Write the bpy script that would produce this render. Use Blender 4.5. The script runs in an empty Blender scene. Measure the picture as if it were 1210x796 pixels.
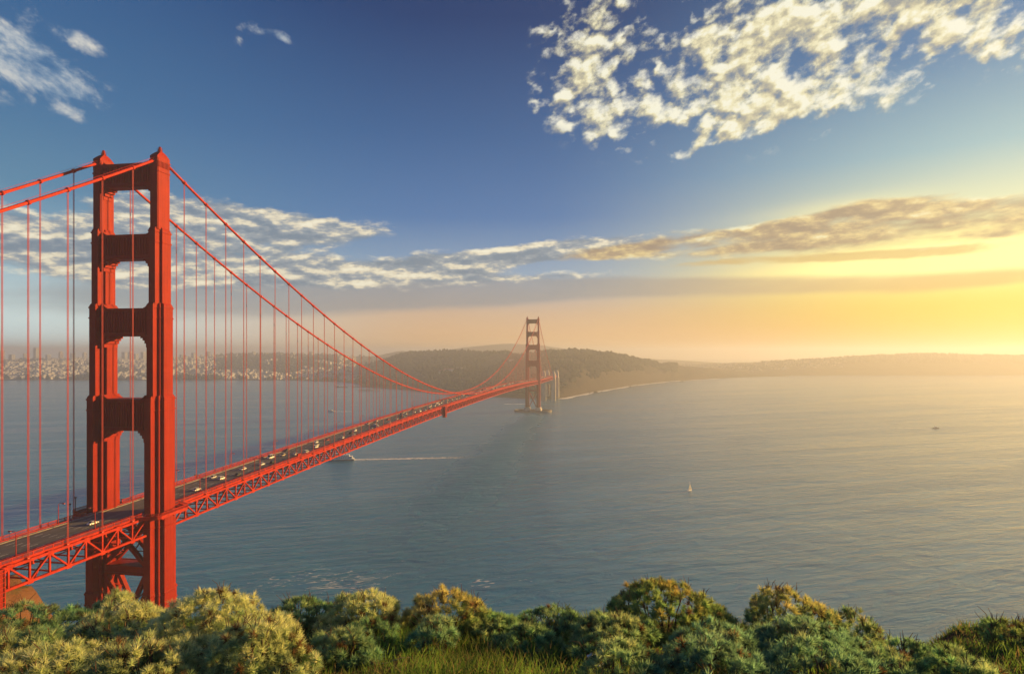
import bpy, math, random
import numpy as np
from mathutils import Vector, Matrix, noise as mnoise

rnd = random.Random(7)
nrg = np.random.default_rng(11)
R = math.radians
SC = bpy.context.scene
COL = SC.collection

# ------------------------------------------------------------------ camera
CAM = (206.9, -240.6, 143.05)
YAW = R(9.64)                      # the view turns this far left of the bridge axis (+Y)
FPX = 746.6                        # focal length in pixels of the 1210-pixel-wide photograph
HOR = 416.4                        # row of the horizon there
RT = Vector((math.cos(YAW), math.sin(YAW), 0))
FW = Vector((-math.sin(YAW), math.cos(YAW), 0))
cam_data = bpy.data.cameras.new('camera')
cam = bpy.data.objects.new('camera', cam_data)
COL.objects.link(cam)
cam.location = CAM
cam.rotation_euler = (R(90), 0, YAW)
cam_data.sensor_width = 36.0
cam_data.lens = 36.0 * FPX / 1210.0
cam_data.shift_y = (HOR - 398.0) / 1210.0
cam_data.clip_start = 0.1
cam_data.clip_end = 60000
SC.camera = cam

# ------------------------------------------------------------------ look and render
SC.view_settings.view_transform = 'Standard'
SC.view_settings.look = 'None'
SC.view_settings.exposure = 1.35
SC.view_settings.gamma = 1.0
SC.view_settings.use_curve_mapping = False
SC.render.engine = 'CYCLES'
SC.cycles.use_denoising = True
SC.cycles.max_bounces = 6
SC.cycles.diffuse_bounces = 2
SC.cycles.glossy_bounces = 3
SC.cycles.transmission_bounces = 4
SC.cycles.transparent_max_bounces = 8
SC.cycles.volume_bounces = 2
SC.cycles.sample_clamp_indirect = 4.0
SC.cycles.caustics_reflective = False
SC.cycles.caustics_refractive = False

# ------------------------------------------------------------------ sun
SUN_AZ = R(69)                     # right of the view axis
SUN_EL = R(12)
sun_dir = (RT * math.sin(SUN_AZ) + FW * math.cos(SUN_AZ)) * math.cos(SUN_EL) + Vector((0, 0, math.sin(SUN_EL)))
sd = bpy.data.lights.new('sun', 'SUN')
sd.energy = 4.0
sd.color = (1.0, 0.575, 0.17)
sd.angle = R(0.5)
sun = bpy.data.objects.new('sun', sd)
COL.objects.link(sun)
sun.rotation_euler = sun_dir.to_track_quat('Z', 'Y').to_euler()
sun.location = (600, 600, 500)


# ------------------------------------------------------------------ node expressions
class X:
    """A node socket with arithmetic."""
    def __init__(self, nt, s):
        self.nt, self.s = nt, s

    def _m(self, op, *a):
        n = self.nt.nodes.new('ShaderNodeMath')
        n.operation = op
        for i, v in enumerate((self,) + a):
            if isinstance(v, X):
                self.nt.links.new(v.s, n.inputs[i])
            else:
                n.inputs[i].default_value = v
        return X(self.nt, n.outputs[0])

    def __add__(self, o): return self._m('ADD', o)
    __radd__ = __add__
    def __sub__(self, o): return self._m('SUBTRACT', o)
    def __rsub__(self, o): return (self * -1.0) + o
    def __mul__(self, o): return self._m('MULTIPLY', o)
    __rmul__ = __mul__
    def __truediv__(self, o): return self._m('DIVIDE', o)
    def exp(self): return self._m('EXPONENT')
    def clamp(self):
        r = self._m('ADD', 0.0)
        r.s.node.use_clamp = True
        return r
    def max(self, o): return self._m('MAXIMUM', o)
    def min(self, o): return self._m('MINIMUM', o)
    def pow(self, o): return self._m('POWER', o)

    def smooth(self, a, b):
        n = self.nt.nodes.new('ShaderNodeMapRange')
        n.interpolation_type = 'SMOOTHSTEP'
        self.nt.links.new(self.s, n.inputs['Value'])
        if a <= b:
            n.inputs['From Min'].default_value, n.inputs['From Max'].default_value = a, b
        else:
            n.inputs['From Min'].default_value, n.inputs['From Max'].default_value = b, a
            n.inputs['To Min'].default_value, n.inputs['To Max'].default_value = 1, 0
        return X(self.nt, n.outputs['Result'])

    def ramp(self, stops):
        n = self.nt.nodes.new('ShaderNodeValToRGB')
        el = n.color_ramp.elements
        while len(el) > 1:
            el.remove(el[-1])
        el[0].position = stops[0][0]
        el[0].color = (*stops[0][1], 1)
        for p, c in stops[1:]:
            e = el.new(p)
            e.color = (*c, 1)
        self.nt.links.new(self.s, n.inputs[0])
        return X(self.nt, n.outputs[0])


def s2l(*c):
    """8-bit display colour to scene-linear."""
    return tuple(((v / 255 + 0.055) / 1.055) ** 2.4 if v > 10 else v / 255 / 12.92 for v in c)


def mixc(nt, fac, a, b):
    n = nt.nodes.new('ShaderNodeMix')
    n.data_type = 'RGBA'
    for i, v in ((0, fac), (6, a), (7, b)):
        if isinstance(v, X):
            nt.links.new(v.s, n.inputs[i])
        elif isinstance(v, tuple):
            n.inputs[i].default_value = (*v, 1)
        else:
            n.inputs[i].default_value = v
    return X(nt, n.outputs[2])


def combine(nt, x, y, z):
    n = nt.nodes.new('ShaderNodeCombineXYZ')
    for i, v in enumerate((x, y, z)):
        if isinstance(v, X):
            nt.links.new(v.s, n.inputs[i])
        else:
            n.inputs[i].default_value = v
    return X(nt, n.outputs[0])


def noise(nt, vec, scale, detail=4, rough=0.55, dist=0.0):
    n = nt.nodes.new('ShaderNodeTexNoise')
    n.inputs['Scale'].default_value = scale
    n.inputs['Detail'].default_value = detail
    n.inputs['Roughness'].default_value = rough
    n.inputs['Distortion'].default_value = dist
    if vec is not None:
        nt.links.new(vec.s, n.inputs['Vector'])
    return X(nt, n.outputs['Fac'])


# ------------------------------------------------------------------ sky
def build_world():
    w = bpy.data.worlds.new('World')
    SC.world = w
    w.use_nodes = True
    nt = w.node_tree
    nt.nodes.clear()
    out = nt.nodes.new('ShaderNodeOutputWorld')
    bg = nt.nodes.new('ShaderNodeBackground')
    nt.links.new(bg.outputs[0], out.inputs[0])
    bg.inputs['Strength'].default_value = 0.1
    sky = nt.nodes.new('ShaderNodeTexSky')
    sky.sky_type = 'NISHITA'
    sky.sun_disc = False
    sky.sun_elevation = SUN_EL
    sky.sun_rotation = math.atan2(sun_dir.x, sun_dir.y)
    sky.dust_density = 2.0
    tc = nt.nodes.new('ShaderNodeTexCoord')

    def dot(v):
        n = nt.nodes.new('ShaderNodeVectorMath')
        n.operation = 'DOT_PRODUCT'
        nt.links.new(tc.outputs['Generated'], n.inputs[0])
        n.inputs[1].default_value = v
        return X(nt, n.outputs['Value'])
    r, f, z = dot(RT), dot(FW), dot((0, 0, 1))
    az = r._m('ARCTAN2', f)                    # bearing from the middle of the strait, radians
    el = z._m('ARCSINE')
    eld = el * (180 / math.pi)

    def A(x, y):
        a = math.atan((x - 605) / FPX)
        return a, math.atan((HOR - y) / FPX * math.cos(a))
    t = (eld / 40.0).clamp()
    D = 40.0
    left = t.ramp([(0, s2l(236, 264, 266)), (3 / D, s2l(214, 238, 240)), (7 / D, s2l(142, 180, 200)), (12 / D, s2l(88, 136, 168)),
                   (18 / D, s2l(62, 112, 156)), (28 / D, s2l(34, 84, 138)), (1, s2l(20, 58, 118))])
    mid = t.ramp([(0, s2l(248, 190, 122)), (3.5 / D, s2l(214, 180, 150)), (7 / D, s2l(140, 166, 192)), (12 / D, s2l(72, 118, 172)),
                  (19 / D, s2l(44, 92, 146)), (28 / D, s2l(0, 50, 106)), (1, s2l(0, 38, 92))])
    right = t.ramp([(0, s2l(222, 128, 20)), (2.5 / D, s2l(238, 172, 20)), (5.5 / D, s2l(248, 208, 45)), (8 / D, s2l(250, 232, 130)),
                    (11 / D, s2l(226, 232, 190)), (15 / D, s2l(155, 192, 196)), (22 / D, s2l(74, 126, 170)), (1, s2l(26, 70, 122))])
    wr = az.smooth(0.02, 0.74) * az.smooth(1.9, 1.0)
    wl = (az.smooth(-0.10, -0.72) + az.smooth(1.2, 2.2)).clamp()
    base = mixc(nt, wl, mid, left)
    base = mixc(nt, wr, base, right)

    def blob(x, y, rx, ry, rot=0.0, k=1.0):
        """A soft patch of sky where cloud gathers, about a bearing and height; sizes in degrees."""
        a0, e0 = A(x, y)
        c, s = math.cos(R(rot)), math.sin(R(rot))
        da, de = az - a0, el - e0
        u = (da * c + de * s) / R(rx)
        v = (de * c - da * s) / R(ry)
        return (u * u + v * v)._m('MULTIPLY', -1.0).exp() * k

    def sky_vec(ku, kv, rot=0.0, da=0.0, de=0.0, w=0.0):
        c, s = math.cos(R(rot)), math.sin(R(rot))
        u, v = az + da, el + de
        return combine(nt, (u * c + v * s) * ku, (v * c - u * s) * kv, w)

    def cells(vec, sc):
        w = noise(nt, vec, sc * 1.1, 2, 0.5)
        w2 = noise(nt, vec, sc * 1.3, 2, 0.5)
        va = nt.nodes.new('ShaderNodeVectorMath')
        va.operation = 'ADD'
        nt.links.new(vec.s, va.inputs[0])
        nt.links.new(combine(nt, w * (1.6 / sc), w2 * (1.6 / sc), 0.0).s, va.inputs[1])
        n = nt.nodes.new('ShaderNodeTexVoronoi')
        n.feature = 'SMOOTH_F1'
        n.inputs['Scale'].default_value = sc
        n.inputs['Smoothness'].default_value = 0.45
        nt.links.new(va.outputs[0], n.inputs['Vector'])
        return X(nt, n.outputs['Distance'])

    # high flakes of altocumulus
    mA = (blob(1000, 45, 12.5, 4.6, 14) + blob(1100, 8, 7.0, 2.8, 20) + blob(770, 105, 6.5, 4.0, 14, .72) + blob(700, 40, 4.4, 3.0, 0, .60)
          + blob(660, 105, 3.4, 2.6, 0, .45) + blob(900, 140, 6.0, .9, 16, .55) + blob(1180, 60, 2.5, 1.6, 20, .45) + blob(835, 82, 5, 4.2, 10, .55) + blob(930, 20, 6, 2.5, 10, .4) + blob(640, 36, .8, .6, 0, .4)).min(1.05)

    def dens_a(da, de, det):
        v = sky_vec(0.78, 1.15, 17, da, de)
        return (noise(nt, v, 9.0, 3, 0.5) - 0.5) * 1.20 + (0.42 - cells(v, 40.0)) * 0.62 + (noise(nt, v, 40.0, det, 0.68) - 0.5) * 1.0
    dA = dens_a(0, 0, 6)
    dA2 = dens_a(0.006, 0.011, 4)
    thA = dA + mA * 0.46 - 0.20
    cA = thA.smooth(-0.10, 0.30) * mA.smooth(0.10, 0.32)
    litA = ((dA - dA2) * 1.7 + 0.60 - thA * 0.22).clamp()
    colA = litA.ramp([(0, s2l(150, 152, 150)), (0.38, s2l(206, 196, 160)), (0.62, s2l(246, 236, 190)), (0.85, s2l(255, 250, 224))])
    # thin streaks upper left
    mC = blob(68, 92, 4.2, 1.4, -24, 1.45) + blob(30, 76, 3.0, 1.2, -24, .8) + blob(98, 48, 2.0, .8, -16, .85) + blob(4, 72, 2.2, 2.3, 0, .95) + blob(80, 134, 1.3, .6, -14, .85) + blob(305, 34, 2.0, .7, -10, 1.1) + blob(337, 46, .9, .6, -20, 1.05) + blob(282, 50, .6, .5, 0, .75) + blob(30, 20, 5, 2, 0, .4)
    nC = noise(nt, sky_vec(8.0, 14.0, -24, 0, 0, .3), 1.6, 8, 0.62, 0.3) * 0.72 + noise(nt, sky_vec(20.0, 30.0, -24, 0, 0, .7), 2.0, 6, 0.65) * 0.28
    cC = (nC * 1.7 + mC.min(1.4) * 0.40 - 1.08).smooth(0.0, 0.36) * 0.92 * mC.smooth(0.12, 0.45)
    colC = nC.ramp([(0.4, s2l(160, 178, 194)), (0.58, s2l(226, 222, 210)), (0.70, s2l(248, 240, 222))])
    # long low bank of cumulus and stratocumulus

    def dens_b(da, de, det):
        v = sky_vec(1.0, 2.7, 1.5, da, de, 1.3)
        return noise(nt, v, 8.5, 3, 0.5) * 0.55 + noise(nt, v, 26.0, det, 0.64) * 0.45
    nB = dens_b(0, 0, 8)
    nB2 = dens_b(0.003, 0.0075, 6)
    mB1 = blob(330, 268, 7.8, 1.4, -1, 1.2) + blob(215, 258, 6.5, 1.7, 0, .95) + blob(120, 278, 9, 2.0, 0, .60) + blob(30, 270, 6, 1.2, 0, .45)
    mB2 = blob(320, 318, 12, 1.7, 1, 1.0) + blob(520, 314, 8, .9, 4, .9) + blob(620, 300, 8, .9, 5, .85) + blob(710, 290, 6, .9, 5, .8) + blob(620, 329, 9, .6, 2, .72) + blob(130, 314, 12, 1.5, 0, .72)
    thB = nB + (mB1 + mB2).min(1.1) * 0.42 - 0.665
    cB = thB.smooth(0.0, 0.17)
    litB = ((nB - nB2) * 5.0 + 0.46 - thB * 0.5).clamp()
    colB = litB.ramp([(0, s2l(122, 138, 154)), (0.36, s2l(158, 166, 172)), (0.62, s2l(232, 220, 192)), (0.9, s2l(253, 244, 216))])
    # darker bank lit from behind
    mD = (blob(1010, 272, 13, 1.7, 3.0) + blob(830, 288, 10, 1.15, 6.0, .95) + blob(1230, 258, 9, 1.6, 0, 1.0) + blob(690, 300, 6, .7, 6, .65) + blob(1030, 243, 3.6, .8, 0, .62)
          + blob(930, 230, .7, .3, 0, .5) + blob(1057, 217, .6, .25, 0, .55)).min(1.0)
    nD = noise(nt, sky_vec(1.0, 5.0, 4.0, 0, 0, 2.2), 7.0, 8, 0.60, 0.3)
    thD = nD * 0.80 + nB * 0.55 + mD * 0.46 - 0.93
    cD = thD.smooth(0.0, 0.24) * 0.92
    edge = ((nB - nB2) * 4.5 + (nD - 0.5) * 0.9 + 0.60 - thD * 1.5).clamp()
    colD = edge.ramp([(0, s2l(158, 132, 104)), (0.3, s2l(186, 158, 116)), (0.62, s2l(236, 208, 138)), (0.9, s2l(255, 246, 200))])
    mD2 = blob(1120, 297, 6, .6, 2) + blob(985, 304, 6, .4, 1, .9) + blob(820, 312, 8, .5, 3, .9)
    cD2 = (nD + mD2.min(1.0) * 0.5 - 0.80).smooth(0.0, 0.24) * 0.75
    # lower grey deck that dissolves downward into the murk
    mE = blob(760, 337, 14, .95, 0) + blob(560, 345, 12, 1.3, 0) + blob(380, 350, 14, 1.7, 0, .9) + blob(160, 352, 15, 2.4, 0, .8) + blob(1000, 336, 14, .9, 1, .8) + blob(1190, 330, 9, .7, 2, .7)
    cE = (nD * 0.5 + mE.min(1.0) * 0.75 - 0.55).smooth(0.0, 0.5) * 0.75
    # glow of the hidden sun through the gap in the bank
    glow = blob(1215, 302, 15, 2.0, 1) + blob(1110, 305, 12, 1.1, 3, .8) + blob(1000, 247, 6.0, .9, 2, .35)
    base = mixc(nt, (blob(1240, 380, 16, 5.5, 0, .75)).clamp(), base, s2l(252, 222, 36))
    base = mixc(nt, glow.clamp(), base, (1.35, 1.12, 0.40))
    grayE = mixc(nt, wr, s2l(142, 146, 152), s2l(226, 176, 92))
    c = mixc(nt, cE, base, grayE)
    c = mixc(nt, cD2, c, s2l(214, 176, 96))
    c = mixc(nt, cB, c, colB)
    c = mixc(nt, cD, c, colD)
    c = mixc(nt, cC.clamp(), c, colC)
    c = mixc(nt, cA, c, colA)
    # physical sky below, graded colour on top
    n = nt.nodes.new('ShaderNodeVectorMath')
    n.operation = 'SCALE'
    nt.links.new(c.s, n.inputs[0])
    n.inputs['Scale'].default_value = SKY_GAIN * 10
    fin = mixc(nt, 0.94, X(nt, sky.outputs[0]), X(nt, n.outputs[0]))
    nt.links.new(fin.s, bg.inputs['Color'])
    w.cycles.sampling_method = 'MANUAL'
    w.cycles.sample_map_resolution = 512


SKY_GAIN = 0.38
build_world()


# ------------------------------------------------------------------ helpers
def tag(o, label=None, cat=None, group=None, kind=None):
    for k, v in (('label', label), ('category', cat), ('group', group), ('kind', kind)):
        if v:
            o[k] = v
    return o


def empty(name, loc=(0, 0, 0), rz=0.0, parent=None):
    o = bpy.data.objects.new(name, None)
    COL.objects.link(o)
    o.location = loc
    o.rotation_euler = (0, 0, rz)
    o.empty_display_size = 0.5
    o.parent = parent
    return o


def link_mesh(name, me, mat, parent=None):
    o = bpy.data.objects.new(name, me)
    COL.objects.link(o)
    if mat is not None:
        me.materials.append(mat)
    o.parent = parent
    return o


class MB:
    def __init__(self):
        self.v, self.f = [], []

    def add(self, vs, fs):
        b = len(self.v)
        self.v += [tuple(p) for p in vs]
        self.f += [tuple(i + b for i in q) for q in fs]
        return self

    def box(self, c, s):
        x, y, z = c
        a, b, h = s[0] / 2, s[1] / 2, s[2] / 2
        self.add([(x - a, y - b, z - h), (x + a, y - b, z - h), (x + a, y + b, z - h), (x - a, y + b, z - h),
                  (x - a, y - b, z + h), (x + a, y - b, z + h), (x + a, y + b, z + h), (x - a, y + b, z + h)],
                 [(0, 3, 2, 1), (4, 5, 6, 7), (0, 1, 5, 4), (1, 2, 6, 5), (2, 3, 7, 6), (3, 0, 4, 7)])
        return self

    def lohi(self, a, b):
        return self.box([(a[i] + b[i]) / 2 for i in range(3)], [abs(b[i] - a[i]) for i in range(3)])

    def bar(self, p, q, w, h, up=(0, 0, 1)):
        p, q = Vector(p), Vector(q)
        d = (q - p).normalized()
        s = d.cross(Vector(up))
        if s.length < 1e-4:
            s = d.cross(Vector((1, 0, 0)))
        s.normalize()
        u = s.cross(d)
        s, u = s * w / 2, u * h / 2
        self.add([p - s - u, p + s - u, p + s + u, p - s + u, q - s - u, q + s - u, q + s + u, q - s + u],
                 [(0, 3, 2, 1), (4, 5, 6, 7), (0, 1, 5, 4), (1, 2, 6, 5), (2, 3, 7, 6), (3, 0, 4, 7)])
        return self

    def tube(self, pts, r, n=8, cap=True):
        pts = [Vector(p) for p in pts]
        b = len(self.v)
        rr = r if isinstance(r, (list, tuple)) else [r] * len(pts)
        for i, p in enumerate(pts):
            d = (pts[min(i + 1, len(pts) - 1)] - pts[max(i - 1, 0)]).normalized()
            s = d.cross(Vector((0, 0, 1)))
            if s.length < 1e-3:
                s = Vector((1, 0, 0))
            s.normalize()
            u = s.cross(d)
            for k in range(n):
                a = 2 * math.pi * k / n
                self.v.append(tuple(p + (s * math.cos(a) + u * math.sin(a)) * rr[i]))
        for i in range(len(pts) - 1):
            for k in range(n):
                k2 = (k + 1) % n
                self.f.append((b + i * n + k, b + i * n + k2, b + (i + 1) * n + k2, b + (i + 1) * n + k))
        if cap:
            self.f.append(tuple(b + k for k in range(n))[::-1])
            e = b + (len(pts) - 1) * n
            self.f.append(tuple(e + k for k in range(n)))
        return self

    def prism(self, poly, z0, z1, scale_top=1.0, c=(0, 0)):
        n = len(poly)
        vs = [(x, y, z0) for x, y in poly] + [(c[0] + (x - c[0]) * scale_top, c[1] + (y - c[1]) * scale_top, z1) for x, y in poly]
        fs = [tuple(range(n))[::-1], tuple(range(n, 2 * n))]
        fs += [(i, (i + 1) % n, n + (i + 1) % n, n + i) for i in range(n)]
        return self.add(vs, fs)

    def loft(self, rings, cap=True):
        n = len(rings[0])
        b = len(self.v)
        for r in rings:
            self.v += [tuple(p) for p in r]
        for i in range(len(rings) - 1):
            for k in range(n):
                k2 = (k + 1) % n
                self.f.append((b + i * n + k, b + i * n + k2, b + (i + 1) * n + k2, b + (i + 1) * n + k))
        if cap:
            self.f.append(tuple(b + k for k in range(n))[::-1])
            e = b + (len(rings) - 1) * n
            self.f.append(tuple(e + k for k in range(n)))
        return self

    def mesh(self, name, smooth=False):
        me = bpy.data.meshes.new(name)
        me.from_pydata(self.v, [], self.f)
        me.update()
        if smooth:
            me.shade_smooth()
        return me

    def build(self, name, mat, parent=None, smooth=False):
        return link_mesh(name, self.mesh(name, smooth), mat, parent)


def at(px, py, depth):
    """A point of the place that the photograph shows at column px, row py, at this distance along the view axis."""
    p = Vector(CAM) + RT * ((px - 605) / FPX * depth) + FW * depth
    p.z = CAM[2] - (py - HOR) / FPX * depth
    return p


def on_water(px, py):
    p = at(px, py, CAM[2] * FPX / (py - HOR))
    p.z = 0
    return p


def interp(x, pts):
    return float(np.interp(x, [p[0] for p in pts], [p[1] for p in pts]))


def fbm(x, y, z=0.0, o=5):
    return mnoise.fractal((x, y, z), 1.0, 2.0, o)


# ------------------------------------------------------------------ materials
def pbr(name, color, rough=0.6, metal=0.0, vary=0.12, scale=0.5, bump=0.0, stretch=(1, 1, 1), spec=0.5):
    m = bpy.data.materials.new(name)
    m.use_nodes = True
    nt = m.node_tree
    b = nt.nodes['Principled BSDF']
    b.inputs['Roughness'].default_value = rough
    b.inputs['Metallic'].default_value = metal
    b.inputs['Specular IOR Level'].default_value = spec
    if vary > 0:
        tc = nt.nodes.new('ShaderNodeTexCoord')
        mp = nt.nodes.new('ShaderNodeMapping')
        mp.inputs['Scale'].default_value = stretch
        nt.links.new(tc.outputs['Object'], mp.inputs['Vector'])
        v = X(nt, mp.outputs[0])
        n = noise(nt, v, scale, 6, 0.6)
        lo = tuple(max(0, c * (1 - vary * 1.6)) for c in color)
        hi = tuple(min(1, c * (1 + vary * 1.6)) for c in color)
        col = n.ramp([(0.3, lo), (0.7, hi)])
        nt.links.new(col.s, b.inputs['Base Color'])
        if bump > 0:
            bn = nt.nodes.new('ShaderNodeBump')
            bn.inputs['Strength'].default_value = bump
            n2 = noise(nt, v, scale * 4, 5, 0.6)
            nt.links.new(n2.s, bn.inputs['Height'])
            nt.links.new(bn.outputs[0], b.inputs['Normal'])
    else:
        b.inputs['Base Color'].default_value = (*color, 1)
    return m


def tower_paint():
    m = bpy.data.materials.new('orange_steel_plate')
    m.use_nodes = True
    nt = m.node_tree
    b = nt.nodes['Principled BSDF']
    b.inputs['Roughness'].default_value = 0.5
    b.inputs['Specular IOR Level'].default_value = 0.06
    tc = nt.nodes.new('ShaderNodeTexCoord')
    v = X(nt, tc.outputs['Object'])
    n1 = noise(nt, v, 0.10, 5, 0.6)
    mp = nt.nodes.new('ShaderNodeMapping')
    mp.inputs['Scale'].default_value = (1.3, 1.3, 0.05)
    nt.links.new(tc.outputs['Object'], mp.inputs['Vector'])
    n2 = noise(nt, X(nt, mp.outputs[0]), 1.0, 4, 0.6)
    col = (n1 * 0.5 + n2 * 0.5).ramp([(0.28, (0.17, 0.013, 0.008)), (0.5, (0.26, 0.019, 0.008)), (0.74, (0.33, 0.027, 0.010))])
    mp3 = nt.nodes.new('ShaderNodeMapping')
    mp3.inputs['Scale'].default_value = (2.2, 2.2, 0.03)
    nt.links.new(tc.outputs['Object'], mp3.inputs['Vector'])
    n3 = noise(nt, X(nt, mp3.outputs[0]), 1.0, 6, 0.7)
    col = mixc(nt, n3.smooth(0.52, 0.74) * 0.55, col, (0.11, 0.012, 0.008))
    col = mixc(nt, noise(nt, v, 0.35, 7, 0.7).smooth(0.56, 0.72) * 0.4, col, (0.30, 0.035, 0.014))
    # horizontal plate seams
    sx = nt.nodes.new('ShaderNodeSeparateXYZ')
    nt.links.new(tc.outputs['Object'], sx.inputs[0])
    fr = (X(nt, sx.outputs['Z']) / 3.2)._m('FRACT')
    seam = fr.smooth(0.05, 0.0)
    col = mixc(nt, seam * 0.5, col, (0.16, 0.012, 0.007))
    nt.links.new(col.s, b.inputs['Base Color'])
    return m


M = {}
M['tower'] = tower_paint()
M['steel'] = pbr('orange_steel', (0.38, 0.026, 0.009), 0.5, 0, 0.2, 0.35, spec=.08)
M['cable'] = pbr('cable_paint', (0.40, 0.029, 0.010), 0.5, 0, 0.14, 0.4, spec=.1)
M['rope'] = pbr('rope_paint', (0.42, 0.050, 0.036), 0.6, 0, 0.10, 0.3)
M['dark_steel'] = pbr('dark_rail_steel', (0.05, 0.035, 0.035), 0.6, 0, 0.10, 0.5)
M['asphalt'] = pbr('asphalt', (0.095, 0.095, 0.10), 0.85, 0, 0.22, 0.35, 0.1, (1, 0.05, 1))
M['walk'] = pbr('sidewalk_concrete', (0.27, 0.24, 0.22), 0.85, 0, 0.15, 0.3)
M['white'] = pbr('road_paint', (0.72, 0.72, 0.68), 0.7, 0, 0.15, 0.5)
M['concrete'] = pbr('pale_concrete', (0.42, 0.39, 0.35), 0.85, 0, 0.18, 0.12, 0.1, (1, 1, 0.3))
M['wet_concrete'] = pbr('wet_concrete', (0.16, 0.14, 0.12), 0.7, 0, 0.2, 0.2)
M['glass'] = pbr('dark_glass', (0.02, 0.025, 0.03), 0.08, 0, 0)
M['tyre'] = pbr('tyre_rubber', (0.02, 0.02, 0.02), 0.8, 0, 0)
M['lamp'] = pbr('lamp_glass', (0.75, 0.70, 0.6), 0.3, 0, 0)
M['red_glass'] = pbr('red_glass', (0.4, 0.02, 0.02), 0.2, 0, 0)
for cname, cc in (('white', (0.78, 0.78, 0.77)), ('silver', (0.50, 0.51, 0.52)), ('dark grey', (0.06, 0.065, 0.07)), ('black', (0.02, 0.02, 0.022)),
                  ('red', (0.35, 0.03, 0.03)), ('blue', (0.04, 0.08, 0.22)), ('beige', (0.48, 0.42, 0.32))):
    M['car ' + cname] = pbr('car_paint_' + cname.replace(' ', '_'), cc, 0.25, 0, 0)
M['boat_white'] = pbr('boat_white', (0.78, 0.77, 0.74), 0.35, 0, 0.05, 1)
M['boat_dark'] = pbr('boat_dark_hull', (0.05, 0.06, 0.09), 0.4, 0, 0.1, 1)
M['sail'] = pbr('sail_cloth', (0.42, 0.40, 0.37), 0.8, 0, 0.05, 0.5)
M['wood'] = pbr('weathered_twig', (0.30, 0.24, 0.17), 0.9, 0, 0.25, 8)
M['paper'] = pbr('wrapper', (0.62, 0.66, 0.78), 0.5, 0, 0.3, 14)
M['wall_pale'] = pbr('pale_stucco', (0.46, 0.47, 0.48), 0.85, 0, 0.1, 0.05)
M['wall_warm'] = pbr('warm_stucco', (0.40, 0.34, 0.28), 0.85, 0, 0.1, 0.05)
M['wall_grey'] = pbr('grey_stucco', (0.22, 0.23, 0.25), 0.85, 0, 0.12, 0.05)
M['roof_grey'] = pbr('grey_roofing', (0.16, 0.15, 0.15), 0.9, 0, 0.2, 0.05)
M['roof_red'] = pbr('red_roofing', (0.30, 0.12, 0.08), 0.9, 0, 0.2, 0.05)


# ------------------------------------------------------------------ haze
def build_haze():
    m = bpy.data.materials.new('sea_haze')
    m.use_nodes = True
    nt = m.node_tree
    nt.nodes.clear()
    out = nt.nodes.new('ShaderNodeOutputMaterial')
    v = nt.nodes.new('ShaderNodeVolumePrincipled')
    v.inputs['Color'].default_value = (0.70, 0.76, 0.90, 1)
    v.inputs['Density'].default_value = HAZE
    v.inputs['Anisotropy'].default_value = 0.42
    nt.links.new(v.outputs[0], out.inputs['Volume'])
    m.cycles.homogeneous_volume = True
    b = MB()
    b.lohi((-15500, -11500, -9), (15500, 17500, 242))
    o = b.build('haze', m)
    tag(o, 'pale evening sea haze hanging over the whole strait', 'haze', kind='stuff')
    return o


HAZE = 2.1e-4
build_haze()


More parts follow.
